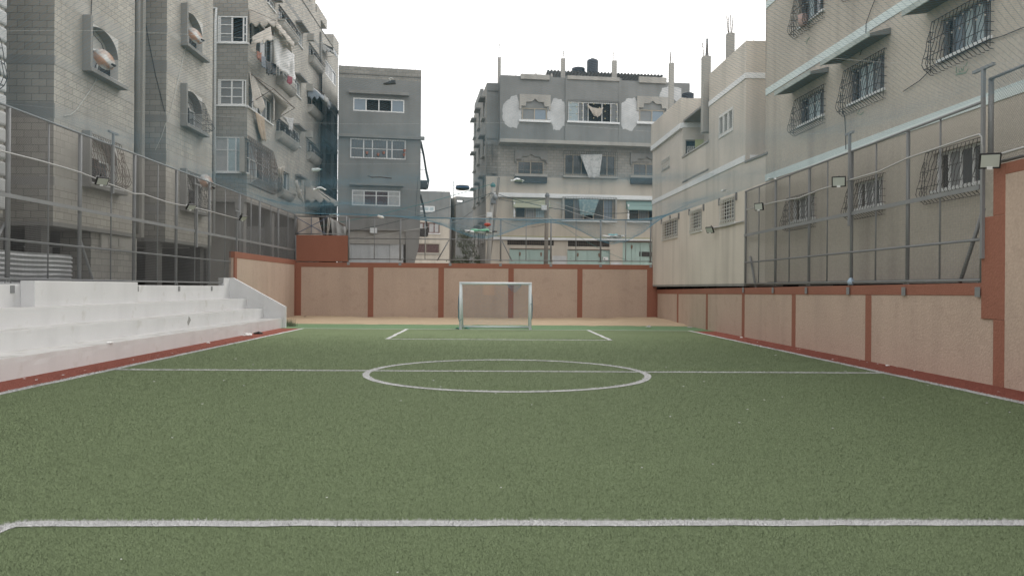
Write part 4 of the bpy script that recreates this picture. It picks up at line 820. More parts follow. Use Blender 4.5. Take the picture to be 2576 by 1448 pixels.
pa = atY(1141.5, 493, 101); tag(MB().tube([pa-Vector((0,0,3)), pa+Vector((0,0,2.0))], .05, M_STLD, 5).build('antenna'), 'thin roof antenna beside the far slim house', 'antenna')
# ================= K: building behind the goal
hk = thing('apartment_building', 'grey and beige apartment building behind the goal with mint green garage doors', 'building', (7, 60, 1.2))
FK = Fac((-.4, 55.2), (14.5, 56.75)); uk = lambda x, y, F=FK: F.uz(x, y)[0]
zsof = FK.uz(*z7(345, 1030))[1]; zblk = FK.uz(*z7(345, 1340))[1]; zled = FK.uz(*z8(345, 178))[1]; zgl = FK.uz(*z8(345, 565))[1]
FC_ = Fac(FK.p(uk(1254.5, 300), 0, .9)[:2], FK.p(14.9, 0, .9)[:2])
kt = FC_.uz(*z7(355, 362))[1]
k3 = [FC_.rect(z7, 575, 815, 678, 795), FC_.rect(z7, 1022, 1500, 618, 808), FC_.rect(z7, 1708, 1950, 695, 815)]
k2 = [FK.rect(z7, 530, 785, 1190, 1320), FK.rect(z7, 985, 1478, 1125, 1325), FK.rect(z7, 1645, 1900, 1215, 1335)]
k1 = [FK.rect(z8, 470, 738, 262, 382), FK.rect(z8, 905, 1345, 208, 398), FK.rect(z8, 1480, 1750, 285, 405)]
kv = [FK.rect(z8, 400, 815, 575, 622), FK.rect(z8, 940, 1310, 582, 635)]
kg = [FK.rect(z8, 418, 796, 652, 800), FK.rect(z8, 934, 1316, 660, 800), FK.rect(z8, 1428, 1760, 590, 800)]
kg = [(a, b, 1.25, d) for a, b, c, d in kg]
mb = MB(); wall(mb, FC_, 0, FC_.L, zsof+.25, kt, k3, M_PLG)
mb.fbox(FC_, 0, FC_.L, zsof, zsof+.25, -.9, .05, M_CONL)
f = Fac(FK.p(uk(1254.5,300),0,0)[:2], FC_.p(0,0)[:2]); wall(mb, Fac(FK.p(uk(1254.5,300)-.001,0,0)[:2], FC_.p(0,0)[:2]), 0, .9, zsof+.25, kt, [], M_PLG)
ul_ = uk(1254.5, 300)
wall(mb, FK, 0, ul_, zblk, kt-.35, [], M_PLG); wall(mb, FK, 0, FK.L, zblk, zsof, k2, M_BLKG)
wall(mb, FK, 0, FK.L, zgl+.12, zblk, k1, M_PLB); wall(mb, FK, 0, FK.L, 1.0, zgl+.12, kv+kg, M_PLB)
KBL = (atY(1190, 500, 66)[0], 66.0); FKl = Fac(KBL, tuple(FK.A)); klw = [(1.2+k*3.6, 2.4+k*3.6, z, z+1.3) for k in range(3) for z in (5.2, 8.6, 11.6, 14.4)]
wall(mb, FKl, 0, FKl.L, 1.0, kt-.36, klw, M_BLKG); mb.build('wall', hk)
for c in klw: window(hk, FKl, c, 'gd', dep=.12, hood=(.15,.4,.12,M_CON,.1), sill=(.1,.2,.1,M_CONL))
MB().fbox(FKl, .1, 5.5, kt-.4, kt+.6, -.3, -.05, M_PLG).build('parapet', hk)
MB().slab([tuple(FK.A), FK.p(FK.L,0)[:2], (16, 68), (KBL[0], 68)], kt-1.0, kt-.9, M_CON).build('roof', hk)
MB().slab([tuple(FK.A), FK.p(FK.L,0)[:2], (16, 68), (KBL[0], 68)], zsof+.3, zsof+.4, M_CON).build('floor_slab', hk)
for a, b in (((14.5,56.75),(15,68)),): f = Fac(a, b); m = MB(); wall(m, f, 0, f.L, 1, kt, [], M_PLG); m.build('wall', hk)
for x in (1004, 1518):    # vertical corner strips of the projecting centre bay
    u = FC_.uz(*z7(x, 700))[0]; MB().fbox(FC_, u-.1, u+.1, zsof+.25, kt+.12, -.1, .07, M_PLG).build('pilaster', hk)
u0, u1 = FC_.uz(*z7(1004,700))[0]+.101, FC_.uz(*z7(1518,700))[0]-.101
MB().fbox(FC_, u0, u1, zsof+.25, k3[1][2]-.12, -.1, .05, M_PLG).build('bay_panel', hk); MB().fbox(FC_, u0, u1, k3[1][3]+.02, kt+.0, -.1, .05, M_PLG).build('bay_panel', hk)
for x0, x1, ya, yb in ((560,838,362,405),(1010,1512,378,408),(1700,1965,388,440)):
    r_ = FC_.rect(z7, x0, x1, ya, yb); MB().fbox(FC_, r_[0], r_[1], r_[2], r_[3]+.05, -.05, .16, M_CONL).build('cornice', hk, bevel=.02)
def ogee(F, u0, u1, za, zb, m, n1):
    mb = MB(); um = (u0+u1)/2; w_ = u1-u0
    inner = [(0,.0),(.06,.0),(.06,.22),(.2,.22),(.22,.5),(.4,.52),(.5,.72)]
    L_ = [(u0+w_*a*1.0, za+(zb-za)*b) for a, b in inner]; Rr = [(u1-w_*a, za+(zb-za)*b) for a, b in inner]
    mb.prism(F, [L_[1],L_[2],L_[3],L_[4],L_[5],L_[6],(um,zb),(u0,zb),(u0,za)], -.05, n1, m)
    mb.prism(F, [(u1,za),(u1,zb),(um,zb),Rr[6],Rr[5],Rr[4],Rr[3],Rr[2],Rr[1]], -.05, n1, m); return mb
for F, rc, fr, pn in ((FC_,k3[0],M_FRB,'sb'),(FC_,k3[2],M_FRB,'sb'),(FK,k2[0],M_FRB,'gg'),(FK,k2[2],M_FRB,'gg')):
    o = window(hk, F, rc, pn, dep=.05, fw=.07, frame=fr); hi = .95 if F is FC_ else .75
    ogee(F, rc[0]-.2, rc[1]+.25, rc[3]-.12, rc[3]+hi, M_CONL if F is FC_ else M_CON, .12).build('hood', o, bevel=.01)
    MB().fbox(F, rc[0]-.22, rc[1]+.25, rc[2]-.16, rc[2]-.001, -.05, .2, M_WHB if F is FC_ else M_CONL).build('sill', o)
    if F is FK: flat_grille(o, F, rc[0]-.12, rc[1]+.15, rc[2]-.02, rc[3]+.1, 4, 3, M_GRILB, n=.16, r=.012); MB().fbox(F, rc[0]-.2, rc[1]+.2, rc[2]-.62, rc[2]-.17, -.02, .3, M_GRIL).build('planter', o)
o = window(hk, FC_, k3[1], 'psgdds', dep=.05, fw=.06, widths=[.2,.1,.1,.28,.18,.14], frame=M_FRM); MB().fbox(FC_, k3[1][0]-.1, k3[1][1]+.1, k3[1][2]-.12, k3[1][2]-.002, -.05, .2, M_WHB).build('sill', o)
flat_grille(o, FC_, k3[1][0]-.05, k3[1][1]+.05, k3[1][2], k3[1][3]+.1, 26, 3, M_GRIL, n=.15, r=.008)
m = MB(); mk = mat('yellow_knob', (.62,.56,.36), var=.05, fine=0)
for i in range(9):
    for j in range(5):
        if (i+j) % 2 == 0: m.lathe(FC_.p(k3[1][0]+.15+i*(k3[1][1]-k3[1][0]-.3)/8, k3[1][2]+.25+j*(k3[1][3]-k3[1][2]-.4)/4, .17), [(.01,-.045),(.045,0),(.01,.045)], mk, 6)
m.build('grille_knob', o)['kind'] = 'stuff'
o = window(hk, FK, k2[1], 'gggdgg', dep=.08, fw=.07, frame=M_FRB); flat_grille(o, FK, k2[1][0]-.1, k2[1][1]+.1, k2[1][2]-.1, k2[1][3]+.2, 24, 3, M_GRIL, n=.2, r=.012); MB().fbox(FK, k2[1][0]-.15, k2[1][1]+.15, k2[1][2]-.2, k2[1][2]-.1, -.05, .35, M_CONL).build('sill', o)
for i, rc in enumerate(k1):
    o = window(hk, FK, rc, ['gcp','gsdgb','gsd'][i], dep=.06, fw=.07, frame=M_FRB)
    flat_grille(o, FK, rc[0]-.15, rc[1]+.15, rc[2]-.05, rc[3]+.1, 20, 2, M_GRIL, n=.3, r=.01); MB().fbox(FK, rc[0]-.2, rc[1]+.2, rc[2]-.14, rc[2]-.06, -.05, .35, M_WHB).build('sill', o)
    if i != 1:
        ma = mat('yellow_awning', (.36,.37,.27), var=.1) if i == 0 else mat('green_awning', (.22,.31,.29), var=.1)
        a_, b_ = rc[0]-.2, rc[1]+.3; zz = FK.uz(*z8(470, 200))[1]-.05
        MB().hexa([FK.p(a_,zz-.75,.55),FK.p(b_,zz-.75,.55),FK.p(b_,zz-.6,.03),FK.p(a_,zz-.6,.03),FK.p(a_,zz-.7,.58),FK.p(b_,zz-.7,.58),FK.p(b_,zz,.03),FK.p(a_,zz,.03)], ma).build('awning', o)
        MB().lathe(FK.p(rc[0]-.12, rc[2], .36), [(.06,0),(.09,.12),(.05,.22),(.09,.4),(.05,.6),(.09,.8),(.05,1.0),(.07,1.15)], M_WHB, 8).build('baluster', o, smooth=True)
    else:
        for uu_ in (rc[0]-.12, rc[1]+.12): MB().fbox(FK, uu_-.06, uu_+.06, rc[2]-.05, rc[3]+.1, .0, .36, M_CONL).build('frame_post', o)
MB().fbox(FK, ul_-.6, FK.L, zled-.15, zled+.15, -.02, .28, M_WHB).build('ledge', hk, bevel=.01)
MB().fbox(FK, ul_-.9, FK.L, zgl-.06, zgl+.13, -.02, .18, M_WHB).build('ledge', hk, bevel=.01); MB().fbox(FK, ul_-.9, FK.L, zgl+.131, zgl+.19, -.02, .2, mat('olive_trim',(.36,.36,.20))).build('ledge', hk)
for rc in kv:
    m = MB().fbox(FK, rc[0], rc[1], rc[2], rc[3], -.25, -.22, M_DRK); n_ = int((rc[1]-rc[0])/.16)
    for i in range(n_+1): m.tube([FK.p(rc[0]+(rc[1]-rc[0])*i/n_, rc[2], -.1), FK.p(rc[0]+(rc[1]-rc[0])*i/n_, rc[3], -.1)], .012, M_GRILB, 4, False)
    m.tube([FK.p(rc[0], (rc[2]+rc[3])/2, -.1), FK.p(rc[1], (rc[2]+rc[3])/2, -.1)], .012, M_GRILB, 4, False); m.build('vent', hk)
for i, rc in enumerate(kg):
    o = MB().fbox(FK, rc[0]+.002, rc[1]-.002, rc[2], rc[3]-.002, -.2, -.1, M_GAR).build('garage_door', hk); n_ = 4
    for k in range(n_+1): MB().fbox(FK, rc[0]+.02+(rc[1]-rc[0]-.1)*k/n_, rc[0]+.075+(rc[1]-rc[0]-.1)*k/n_, rc[2], rc[3]-.02, -.099, -.06, M_GAR).build('door_rib', o)
    for k in range(8):
        u = rc[0]+.35+(rc[1]-rc[0]-.6)*k/7; MB().fbox(FK, u, u+.02, rc[2], rc[3]-.2, -.099, -.085, M_GAR).build('door_rib', o)
    for k in (1, 3):
        u = rc[0]+(rc[1]-rc[0])*k/4; zz = rc[3]-.35; MB().prism(FK, [(u-.05,zz-.18),(u+.04,zz-.2),(u+.07,zz),(u+.02,zz+.12),(u-.06,zz+.05)], -.1, -.055, mat('rust',(.17,.10,.065))).build('rust_hinge', o)
    if i == 2: MB().fbox(FK, rc[0]+1.3, rc[1], rc[3]-1.1, rc[3]-.75, -.0999, -.07, M_DRK).build('vent', o)
    MB().fbox(FK, rc[0]+.1, rc[1]-.1, rc[3]-.05, rc[3]-.003, -.099, -.05, mat('rust',(.17,.10,.065))).build('door_rib', o)
r_ = FK.rect(z8, 1256, 1299, 730, 757); sg = tag(MB().fbox(FK, r_[0], r_[1], r_[2], r_[3], -.055, -.045, M_PAP).build('paper_notice'), 'white paper notice with a small dark mark on the middle mint garage door', 'notice')
m = MB(); a, b, c, d_ = r_; W_ = b-a; H_ = d_-c
m.tube([FK.p(a+W_*.14,c+H_*.55,-.042), FK.p(a+W_*.2,c+H_*.3,-.042), FK.p(a+W_*.3,c+H_*.28,-.042), FK.p(a+W_*.36,c+H_*.5,-.042)], .02, M_BLKP, 4); m.tube([FK.p(a+W_*.24,c+H_*.5,-.042), FK.p(a+W_*.3,c+H_*.42,-.042)], .02, M_BLKP, 4)
m.build('ink_mark', sg)
MB().fbox(FK, kg[0][1]+.05, kg[1][0]-.05, 1.1, kg[1][3]-.5, -.02, .006, M_WHP).build('paint_patch', hk); MB().fbox(FK, kg[1][1]+.05, kg[2][0]-.05, 1.1, kg[1][3]-.9, -.02, .006, M_WHP).build('paint_patch', hk)
patch = [[(400,640),(470,575),(525,560),(550,660),(568,690),(565,780),(525,872),(470,868),(420,850),(390,780),(385,700)], [(880,585),(945,600),(985,625),(995,740),(985,850),(940,888),(875,890),(850,800),(820,790),(818,675),(845,665)], [(1535,640),(1580,600),(1660,580),(1688,640),(1705,720),(1700,810),(1640,900),(1545,885),(1528,800)], [(1930,490),(1985,470),(2112,495),(2112,640),(2040,600),(1950,612),(1885,605)]]
for P_ in patch:
    pts = [FC_.uz(*z7(x, y)) for x, y in P_][::-1]; o = []
    for (a, b), (c, d_) in zip(pts, pts[1:]+pts[:1]):
        for k in range(4): t_ = k/4; o.append((a+(c-a)*t_+random.uniform(-.04,.04), b+(d_-b)*t_+random.uniform(-.06,.06)))
    m = MB(); ctr = (sum(p[0] for p in o)/len(o), sum(p[1] for p in o)/len(o))
    for p_, q_ in zip(o, o[1:]+o[:1]): m.poly([FC_.p(*ctr, .008), FC_.p(*p_, .008), FC_.p(*q_, .008)], M_WHP)
    m.build('paint_patch', hk)
def rebar_col(x0, x1, yt, Y, zbase, ytop, label, n=3):
    a = atY(x0, yt, Y); b = atY(x1, yt, Y); t = thing('roof_column', label, 'column', ((a.x+b.x)/2, Y, zbase), 'bare concrete roof columns with rebar'); w_ = (b.x-a.x)
    MB().box(a.x, b.x, Y-w_/2, Y+w_/2, zbase, a.z, M_CONL).build('shaft', t, bevel=.015); zt_ = atY(x0, ytop, Y).z
    for k in range(n):
        x = a.x+w_*(.2+.6*k/(max(1,n-1))); MB().tube([(x, Y+.1*(k%2), a.z-.02), (x+random.uniform(-.06,.06), Y+.05, a.z+(zt_-a.z)*random.uniform(.85,1))], .02, M_GRILB, 4).build('rebar', t)
kz = kt-.95
rebar_col(*[z7(x,0)[0] for x in (340,371)], z7(0,195)[1], 55.9, kz, z7(0,62)[1], 'roof column at the end of the goal side building nearest the street', 2)
rebar_col(*[z7(x,0)[0] for x in (951,991)], z7(0,207)[1], 56.1, kz, z7(0,105)[1], 'roof column to the street side of the dark water tanks')
rebar_col(*[z7(x,0)[0] for x in (1444,1488)], z7(0,228)[1], 56.4, kz, z7(0,125)[1], 'roof column just past the tall water tank')
rebar_col(*r1(305,0)[:1], *r1(350,0)[:1], r1(0,492)[1], 42.6, 10.4, r1(0,365)[1], 'roof column on the low terrace of the cream house')
rebar_col(*r1(625,0)[:1], *r1(700,0)[:1], r1(0,428)[1], 34.75, 9, r1(0,290)[1], 'roof column at the terrace corner of the cream house')
rebar_col(*r1(862,0)[:1], *r1(930,0)[:1], r1(0,205)[1], 33.2, 10.4, r1(0,20)[1], 'tallest roof column on the cream house, with long rebar', 4)
pp = atY(*r1(673,255), 34.9); tag(MB().tube([(pp.x,34.9,12), tuple(pp)], .05, M_STL, 8).build('roof_pipe'), 'short grey pipe beside a roof column of the cream house', 'pipe')
def tank(xc, yt, yb, rad, Y, label):
    c = atY(xc, yb, Y); h = atY(xc, yt, Y).z-c.z; r_ = rad; pr = [(r_*.98,0),(r_,.03)]
    for k in range(6): z_ = h*(.06+.72*k/6); pr += [(r_,z_),(r_*.97,z_+.02),(r_*.97,z_+h*.03),(r_,z_+h*.05)]
    pr += [(r_,h*.84),(r_*.8,h*.93),(r_*.36,h*.95),(r_*.36,h*.99),(r_*.3,h)]
    t = thing('water_tank', label, 'water tank', tuple(c), 'dark roof water tanks'); MB().lathe(c, pr, M_TANK, 22).build('tank_body', t, smooth=True); MB().lathe(c+Vector((0,0,h-.002)), [(r_*.3,0),(r_*.28,.03),(.02,.05)], M_TANK, 14).build('lid', t)
s55 = 60.5/1923
tank(*z7(1255,0)[:1], z7(0,207)[1], z7(0,345)[1], 55*.2606*s55, 60.5, 'tall ribbed dark water tank on the roof behind the goal')
tank(*z7(1118,0)[:1], z7(0,293)[1], z7(0,352)[1], 64*.2606*s55, 61.0, 'lower wide dark water tank on the roof behind the goal')
tank(*r1(485,0)[:1], r1(0,775)[1], r1(0,850)[1], 58*.2606*44/1923, 44, 'dark water tank peeping over the cream house terrace')
a, b = atY(*z7(845,345), 58.5), atY(*z7(1910,392), 58.5)
ro = MB().grid(lambda s, t: (a.x-.3+(b.x-a.x+.3)*s, 57.2+6*t, (a.z*(1-s)+b.z*s)-.15+.5*t+.05*math.sin(s*220)), 420, 2, M_STLD).build('corrugated_roof', solid=.01); tag(ro, 'dark corrugated metal roof sheets under the water tanks behind the goal', 'roof sheet')
mb = MB()
for x in (700, 712, 860): p_ = atY(*z7(x, 372), 56.3); mb.lathe(p_, [(.08,-.3),(.1,0),(.06,.12),(.01,.2)], M_CONL, 8)
mb.build('roof_finial', hk)
cloth('laundry', 'shiny beige cloth slung over the barred window with yellow knobs', 'laundry', [FC_.p(*FC_.uz(*z7(1195,640),.25),.25), FC_.p(*FC_.uz(*z7(1360,675),.25),.25), FC_.p(*FC_.uz(*z7(1330,750),.3),.3), FC_.p(*FC_.uz(*z7(1260,735),.3),.3)], mat('beige_satin',(.42,.38,.33)), .05, 2, .18, .1, 4)
cloth('blanket', 'large pale patterned blanket hanging out of a middle floor window', 'blanket', [FK.p(*FK.uz(*z7(1135,1130),.3),.3), FK.p(*FK.uz(*z7(1350,1125),.3),.3), FK.p(*FK.uz(*z7(1318,1350),.35),.35), FK.p(*FK.uz(*z7(1215,1345),.35),.35)], mat('patterned_cloth',(.50,.51,.51),var=.1,col2=(.36,.38,.38),c2s=6), .06, 2, 0, .15, 3)
cloth('laundry', 'teal printed cloth in the first floor window behind the goal', 'laundry', [FK.p(*FK.uz(*z8(1035,215),.4),.4), FK.p(*FK.uz(*z8(1215,220),.4),.4), FK.p(*FK.uz(*z8(1170,355),.4),.4), FK.p(*FK.uz(*z8(1050,350),.4),.4)], mat('teal_cloth',(.19,.28,.30),var=.15,col2=(.29,.36,.36),c2s=5), .05, 3, 0, .12, 6)
# ================= C: cream house at the corner
hc = thing('apartment_building', 'cream rendered house with white bands and a roof terrace overhanging the corner wall', 'building', (12, 37, .9))
FC = Fac((9.56, 45.25), (9.9, 29.6)); uY = lambda Y: (45.25-Y)/15.65*FC.L
ZT, ZB = 11.55, 2.07; uT0, uT1 = uY(38.7), uY(34.3)
cwin = [FC.rect(r2, 245, 388, 822, 982), FC.rect(r2, 515, 620, 722, 912), FC.rect(r2, 808, 942, 615, 832)]
lou = FC.rect(r1, 790, 925, 1000, 1220); far = FC.rect(r2, 235, 314, 172, 335)
mb = MB(); wall(mb, FC, 0, FC.L, ZB, 8.5, cwin+[far], M_CW); wall(mb, FC, 0, uT0, 8.5, ZT, [], M_CW); wall(mb, FC, uT1, FC.L, 8.5, ZT, [lou], M_CW)
pT0, pT1 = FC.p(uT0,0)[:2], FC.p(uT1,0)[:2]; FT1 = Fac(pT0, (10.75, 38.62)); FT2 = Fac((10.75, 38.62), (10.75, 34.2)); FT3 = Fac((10.75,34.22), pT1)
cwt = FT1.rect(r1, 462, 618, 1228, 1480); cwt = (cwt[0], min(cwt[1], FT1.L-.03), max(cwt[2], 7.4), cwt[3])
wall(mb, FT1, 0, FT1.L, 7.3, ZT, [cwt], M_CW); wall(mb, FT2, 0, FT2.L, 7.3, ZT, [], M_CW); wall(mb, FT3, 0, FT3.L, 7.3, ZT, [], M_CW)
FC2 = Fac((9.9, 29.6), (13, 29.6)); wall(mb, FC2, 0, FC2.L, 6.7, ZT, [], M_CW); FC3 = Fac((9.9, 29.598), (10.07, 27.6)); wall(mb, FC3, 0, FC3.L, ZB, 6.78, [], M_CW); 
f = Fac((20, 45.25), (9.56, 45.25)); wall(mb, f, 0, f.L, ZB, ZT, [], M_CW); mb.build('wall', hc)
MB().slab([(9.565,45.24),(9.9,29.6),(20,29.6),(20,45.24)][::-1][::-1], ZB-.1, ZB-.001, M_CON).build('floor_slab', hc)
MB().slab([(9.6,45.2),(20,45.2),(20,29.7),(9.93,29.7)][::-1], ZT-1.2, ZT-1.1, M_CON).build('roof', hc); MB().slab([pT0,(10.7,38.6),(10.7,34.3),pT1][::-1], 7.2, 7.3, M_CON).build('balcony_slab', hc)
MB().fbox(FC3, 0, FC3.L, 6.78, 6.86, -.2, .04, M_CON).build('coping', hc); MB().fbox(FC, uT0, uT1, 8.5, 8.58, -.2, .05, M_CONL).build('coping', hc)
MB().fbox(FC, -.03, uT0, 10.3, ZT+.03, -.18, .1, M_CW).build('parapet', hc, bevel=.01)
def band(F, a, b, za, zb, n1=.03): MB().fbox(F, a, b, za, zb, -.05, n1, M_WHB).build('white_band', hc)
band(FC, -.03, uT0, 10.03, 10.299, .12); band(FT1, 0, FT1.L, 10.06, 10.3); band(FT2, 0, FT2.L, 10.06, 10.3); band(FC, uT1, FC.L+.03, 10.08, 10.3); band(FC2, .0, FC2.L, 10.08, 10.3, .028); band(FC, 0, FC.L-.02, 6.84, 7.09, .03); band(FC2, .18, FC2.L, 6.84, 7.09, .028)
for rc in cwin:
    o = window(hc, FC, rc, 'gs', dep=.14, frame=M_FRB); flat_grille(o, FC, rc[0]-.04, rc[1]+.04, rc[2]-.04, rc[3]+.04, 6, 7, M_GRILW, n=.05, r=.014, diag=True); MB().fbox(FC, rc[0]-.06, rc[1]+.06, rc[2]-.1, rc[2]-.045, -.05, .05, M_WHB).build('sill', o)
o = window(hc, FC, far, 'g', dep=.16, frame=M_FRB); flat_grille(o, FC, far[0], far[1], far[2], far[3]-.35, 4, 4, M_GRILW, n=.02, r=.013, diag=True)
o = window(hc, FT1, cwt, 'd', dep=.1, frame=M_FRB); flat_grille(o, FT1, cwt[0]+.1, cwt[1]-.2, cwt[2], cwt[3]-.35, 5, 3, M_GRILW, n=.0, r=.014, diag=True); MB().fbox(FT1, cwt[1]-.33, cwt[1]+.1, cwt[2]+.3, cwt[3]+.0, .02, .05, mat('yellow_green_board',(.48,.52,.27))).build('shutter_board', o)
mo = MB(); w3 = (lou[1]-lou[0])/3; H_ = lou[3]-lou[2]
for k in range(4): x = lou[0]+w3*k; mo.fbox(FC, max(lou[0]+.002,x-.06), min(lou[1]-.002,x+.06), lou[2]+.002, lou[3]-.002, -.1, .03, M_GRILW)
for zz in (lou[2], lou[3]-.12): mo.fbox(FC, lou[0]+.0625, lou[1]-.0625, zz+.002, zz+.118, -.1, .028, M_GRILW)
o = mo.build('shutter', hc); mo = MB()
for k in range(3):
    for j in range(11):
        z_ = lou[2]+.16+(H_-.34)*j/10; u_ = lou[0]+w3*k
        mo.hexa([FC.p(u_+.07,z_,.0),FC.p(u_+w3-.07,z_,.0),FC.p(u_+w3-.07,z_+.07,-.08),FC.p(u_+.07,z_+.07,-.08),FC.p(u_+.07,z_+.015,.0),FC.p(u_+w3-.07,z_+.015,.0),FC.p(u_+w3-.07,z_+.085,-.08),FC.p(u_+.07,z_+.085,-.08)], M_GRILW)
mo.build('louvre', o); MB().poly([FC.p(lou[0],lou[2],-.2),FC.p(lou[1],lou[2],-.2),FC.p(lou[1],lou[3],-.2),FC.p(lou[0],lou[3],-.2)], M_DRK).build('pane', o)
ob = FC.rect(r1, 640, 686, 1215, 1262); MB().poly([FC.p(*k, .0) for k in ((0,0),(.01,0),(.01,.01))], M_DRK)
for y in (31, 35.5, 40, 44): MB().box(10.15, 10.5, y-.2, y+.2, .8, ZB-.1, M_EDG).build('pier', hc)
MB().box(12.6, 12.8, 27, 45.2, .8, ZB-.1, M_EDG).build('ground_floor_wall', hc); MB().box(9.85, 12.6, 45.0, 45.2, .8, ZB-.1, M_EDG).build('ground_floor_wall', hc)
for x, y in ((235,810),(318,780),(402,757),(503,720),(642,675),(793,622),(958,567)):
    u, z = FC.uz(*r2(x, y)); MB().fbox(FC, u-.07, u+.07, z-.15, z+.15, -.02, .05, M_STLD).build('net_bracket', hc)
pc = FC.p(*FC.uz(*r2(697,893), .3), .3); flood(Vector(pc), (-.75,-.66,0), .55, 'floodlight fixed to the cream house wall below the barred windows', .3)
pipe('conduit', 'pale conduit across the cream house wall to its floodlight', 'conduit', [FC.p(*FC.uz(*r2(x, y), .05), .05) for x, y in ((1022,808),(960,822),(870,848),(800,862),(735,873),(712,868))], .03)
# ================= R: beige apartment block beside the fence
hr_ = thing('apartment_building', 'beige rendered apartment block with pale teal bands and bulging iron window grilles', 'building', (15, 20, .9))
FRr = Fac((10.05, 27.8), (10.05+.0414*23, 27.9-23)); RB, RT_ = 2.12, 15.5
rows = {}; M_COND2 = mat('hood_shade_concrete', (.17,.175,.165), var=.12, fine=.1, streak=.1)  # hood concrete toned darker to carry the shade of its underside
wins = [(r3,470,714,975,1216,1,'mid'),(r3,957,1298,690,1008,1,'mid'),(r4,622,1118,212,582,1,'mid'),(r3,472,714,-20,270,1,'top'),(r5,392,628,600,815,0,'low'),(r5,1012,1288,442,690,0,'low'),(r6,482,880,242,545,0,'low')]
rr = [(FRr.rect(z_, a, b, c, d_), h_, k) for z_, a, b, c, d_, h_, k in wins]
rr.append(((rr[1][0][0], rr[1][0][1], rr[3][0][2], rr[3][0][3]), 1, 'top')); rr.append(((rr[2][0][0], rr[2][0][1], rr[3][0][2], rr[3][0][3]), 1, 'top'))
mb = MB(); wall(mb, FRr, 0, FRr.L, RB, RT_, [r_[0] for r_ in rr], M_RW); f = Fac((20, 27.9), (10.05, 27.9)); wall(mb, f, 0, f.L, RB, RT_, [], M_RW); mb.build('wall', hr_)
pB = FRr.p(FRr.L, 0)[:2]; MB().slab([(10.06,27.9), pB, (20, pB[1]), (20, 27.9)], RB-.1, RB-.002, M_CON).build('floor_slab', hr_); MB().slab([(10.06,27.9), pB, (20, pB[1]), (20, 27.9)], RT_, RT_+.1, M_CON).build('roof', hr_)
for z in (5.8, 8.95, 12.15): MB().fbox(FRr, -.02, FRr.L, z, z+.25, -.05, .02, M_TEAL).build('teal_band', hr_)
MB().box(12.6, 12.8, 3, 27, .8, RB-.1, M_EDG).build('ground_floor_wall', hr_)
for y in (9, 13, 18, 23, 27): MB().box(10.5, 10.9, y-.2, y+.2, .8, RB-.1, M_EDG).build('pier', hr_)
for i, (rc, h_, k) in enumerate(rr):
    o = window(hr_, FRr, rc, ['dpps','dppss','dbpps','dpgd','dsgd','dsgd','dsgg','dps','dps'][i], dep=.14, frame=M_FRM if k == 'low' else M_STLD, fw=.045)
    MB().fbox(FRr, rc[0]-.03, rc[1]+.05, rc[2]-.07, rc[2]-.001, -.1, .06, M_WHB).build('sill', o)
    belly_grille(o, FRr, rc[0]-.2, rc[1]+.1, rc[2]-.3, rc[3]+.06, .30, M_GRIL, sp=.13, wav=.022, r=.0085, knots=(k != 'low'))
    if h_:
        a_, b_, z_ = rc[0]-.5, rc[1]+.3, rc[3]+.08
        MB().hexa([FRr.p(a_,z_+.22,.58),FRr.p(b_,z_+.22,.58),FRr.p(b_,z_+.30,.01),FRr.p(a_,z_+.30,.01),FRr.p(a_,z_+.30,.58),FRr.p(b_,z_+.30,.58),FRr.p(b_,z_+.46,.01),FRr.p(a_,z_+.46,.01)], M_COND2).fbox(FRr, a_-.01, b_+.01, z_+.20, z_+.34, .581, .62, M_TEALC).build('hood', o)
tag(MB().lathe(FRr.p(rr[3][0][0]+.75, rr[3][0][2]-.2, .2), [(.1,0),(.14,.12),(.16,.35),(.13,.37)], mat('pink_pot',(.40,.30,.27)), 12).build('flower_pot', smooth=True), 'pinkish pot inside the topmost bulging grille of the beige block', 'pot')
def scrawl(F, zf, pts, m, r=.012):
    return MB().tube([F.p(*F.uz(*zf(x, y)), .004) for x, y in pts], r, m, 4)
MG = mat('faded_green_spray', (.26,.34,.27), var=.1)
for zf, strokes in ((r4, [[(790,650),(785,700),(800,712),(880,700),(900,665)],[(812,665),(815,695),(832,690),(835,660),(850,690),(862,640)],[(875,640),(895,600)],[(780,725),(830,715),(880,705)]]), (r3, [[(545,430),(560,380),(575,365)],[(530,405),(550,395),(580,360)],[(1060,1060),(1040,1100),(1070,1110),(1100,1080)]])):
    for st in strokes: scrawl(FRr, zf, st, MG).build('spray_scrawl', hr_)
for lb, zf, pts in (('thin black cable drooping down the beige block between two hoods', r3, [(1205,0),(1165,100),(1120,230),(1118,330),(1090,450),(1060,535)]), ('loose wire below the widest hood of the beige block', r3, [(890,1060),(915,1140),(920,1250),(925,1440)]), ('slack wire under the nearest bulging grille of the beige block', r4, [(1438,265),(1230,350),(1100,385),(560,650),(430,780),(270,885)])):
    tag(MB().tube([FRr.p(*FRr.uz(*zf(x, y), .04), .04) for x, y in pts], .01, M_BLKP, 4).build('cable'), lb, 'cable')
for lb, F, zf, pts, m in (('pale cord trailing from the big rusty dish sill', FB1, z1, [(938,705),(930,770),(880,860),(800,970),(740,1060),(680,1110),(620,1118)], M_CABW), ('thin dark cable looping over the nearest upper arched window', FB1, z1, [(885,0),(880,150),(905,340),(980,420),(1000,480),(940,600),(905,680)], M_BLKP), ('long pale cord hanging from the dish beside the drainpipe', FB2, z1, [(1795,440),(1750,640),(1690,900),(1620,1180)], M_CABW), ('thin black cable swinging across the block recess', FA2, z1, [(1400,180),(1440,420),(1500,720),(1590,1080)], M_BLKP), ('pale line from the recess down to the fence', FA2, z1, [(1600,1190),(1560,1320),(1500,1448)], M_CABW)):
    tag(MB().tube([F.p(*F.uz(*zf(x, y), .03), .03) for x, y in pts], .012, m, 4).build('cable'), lb, 'cable')
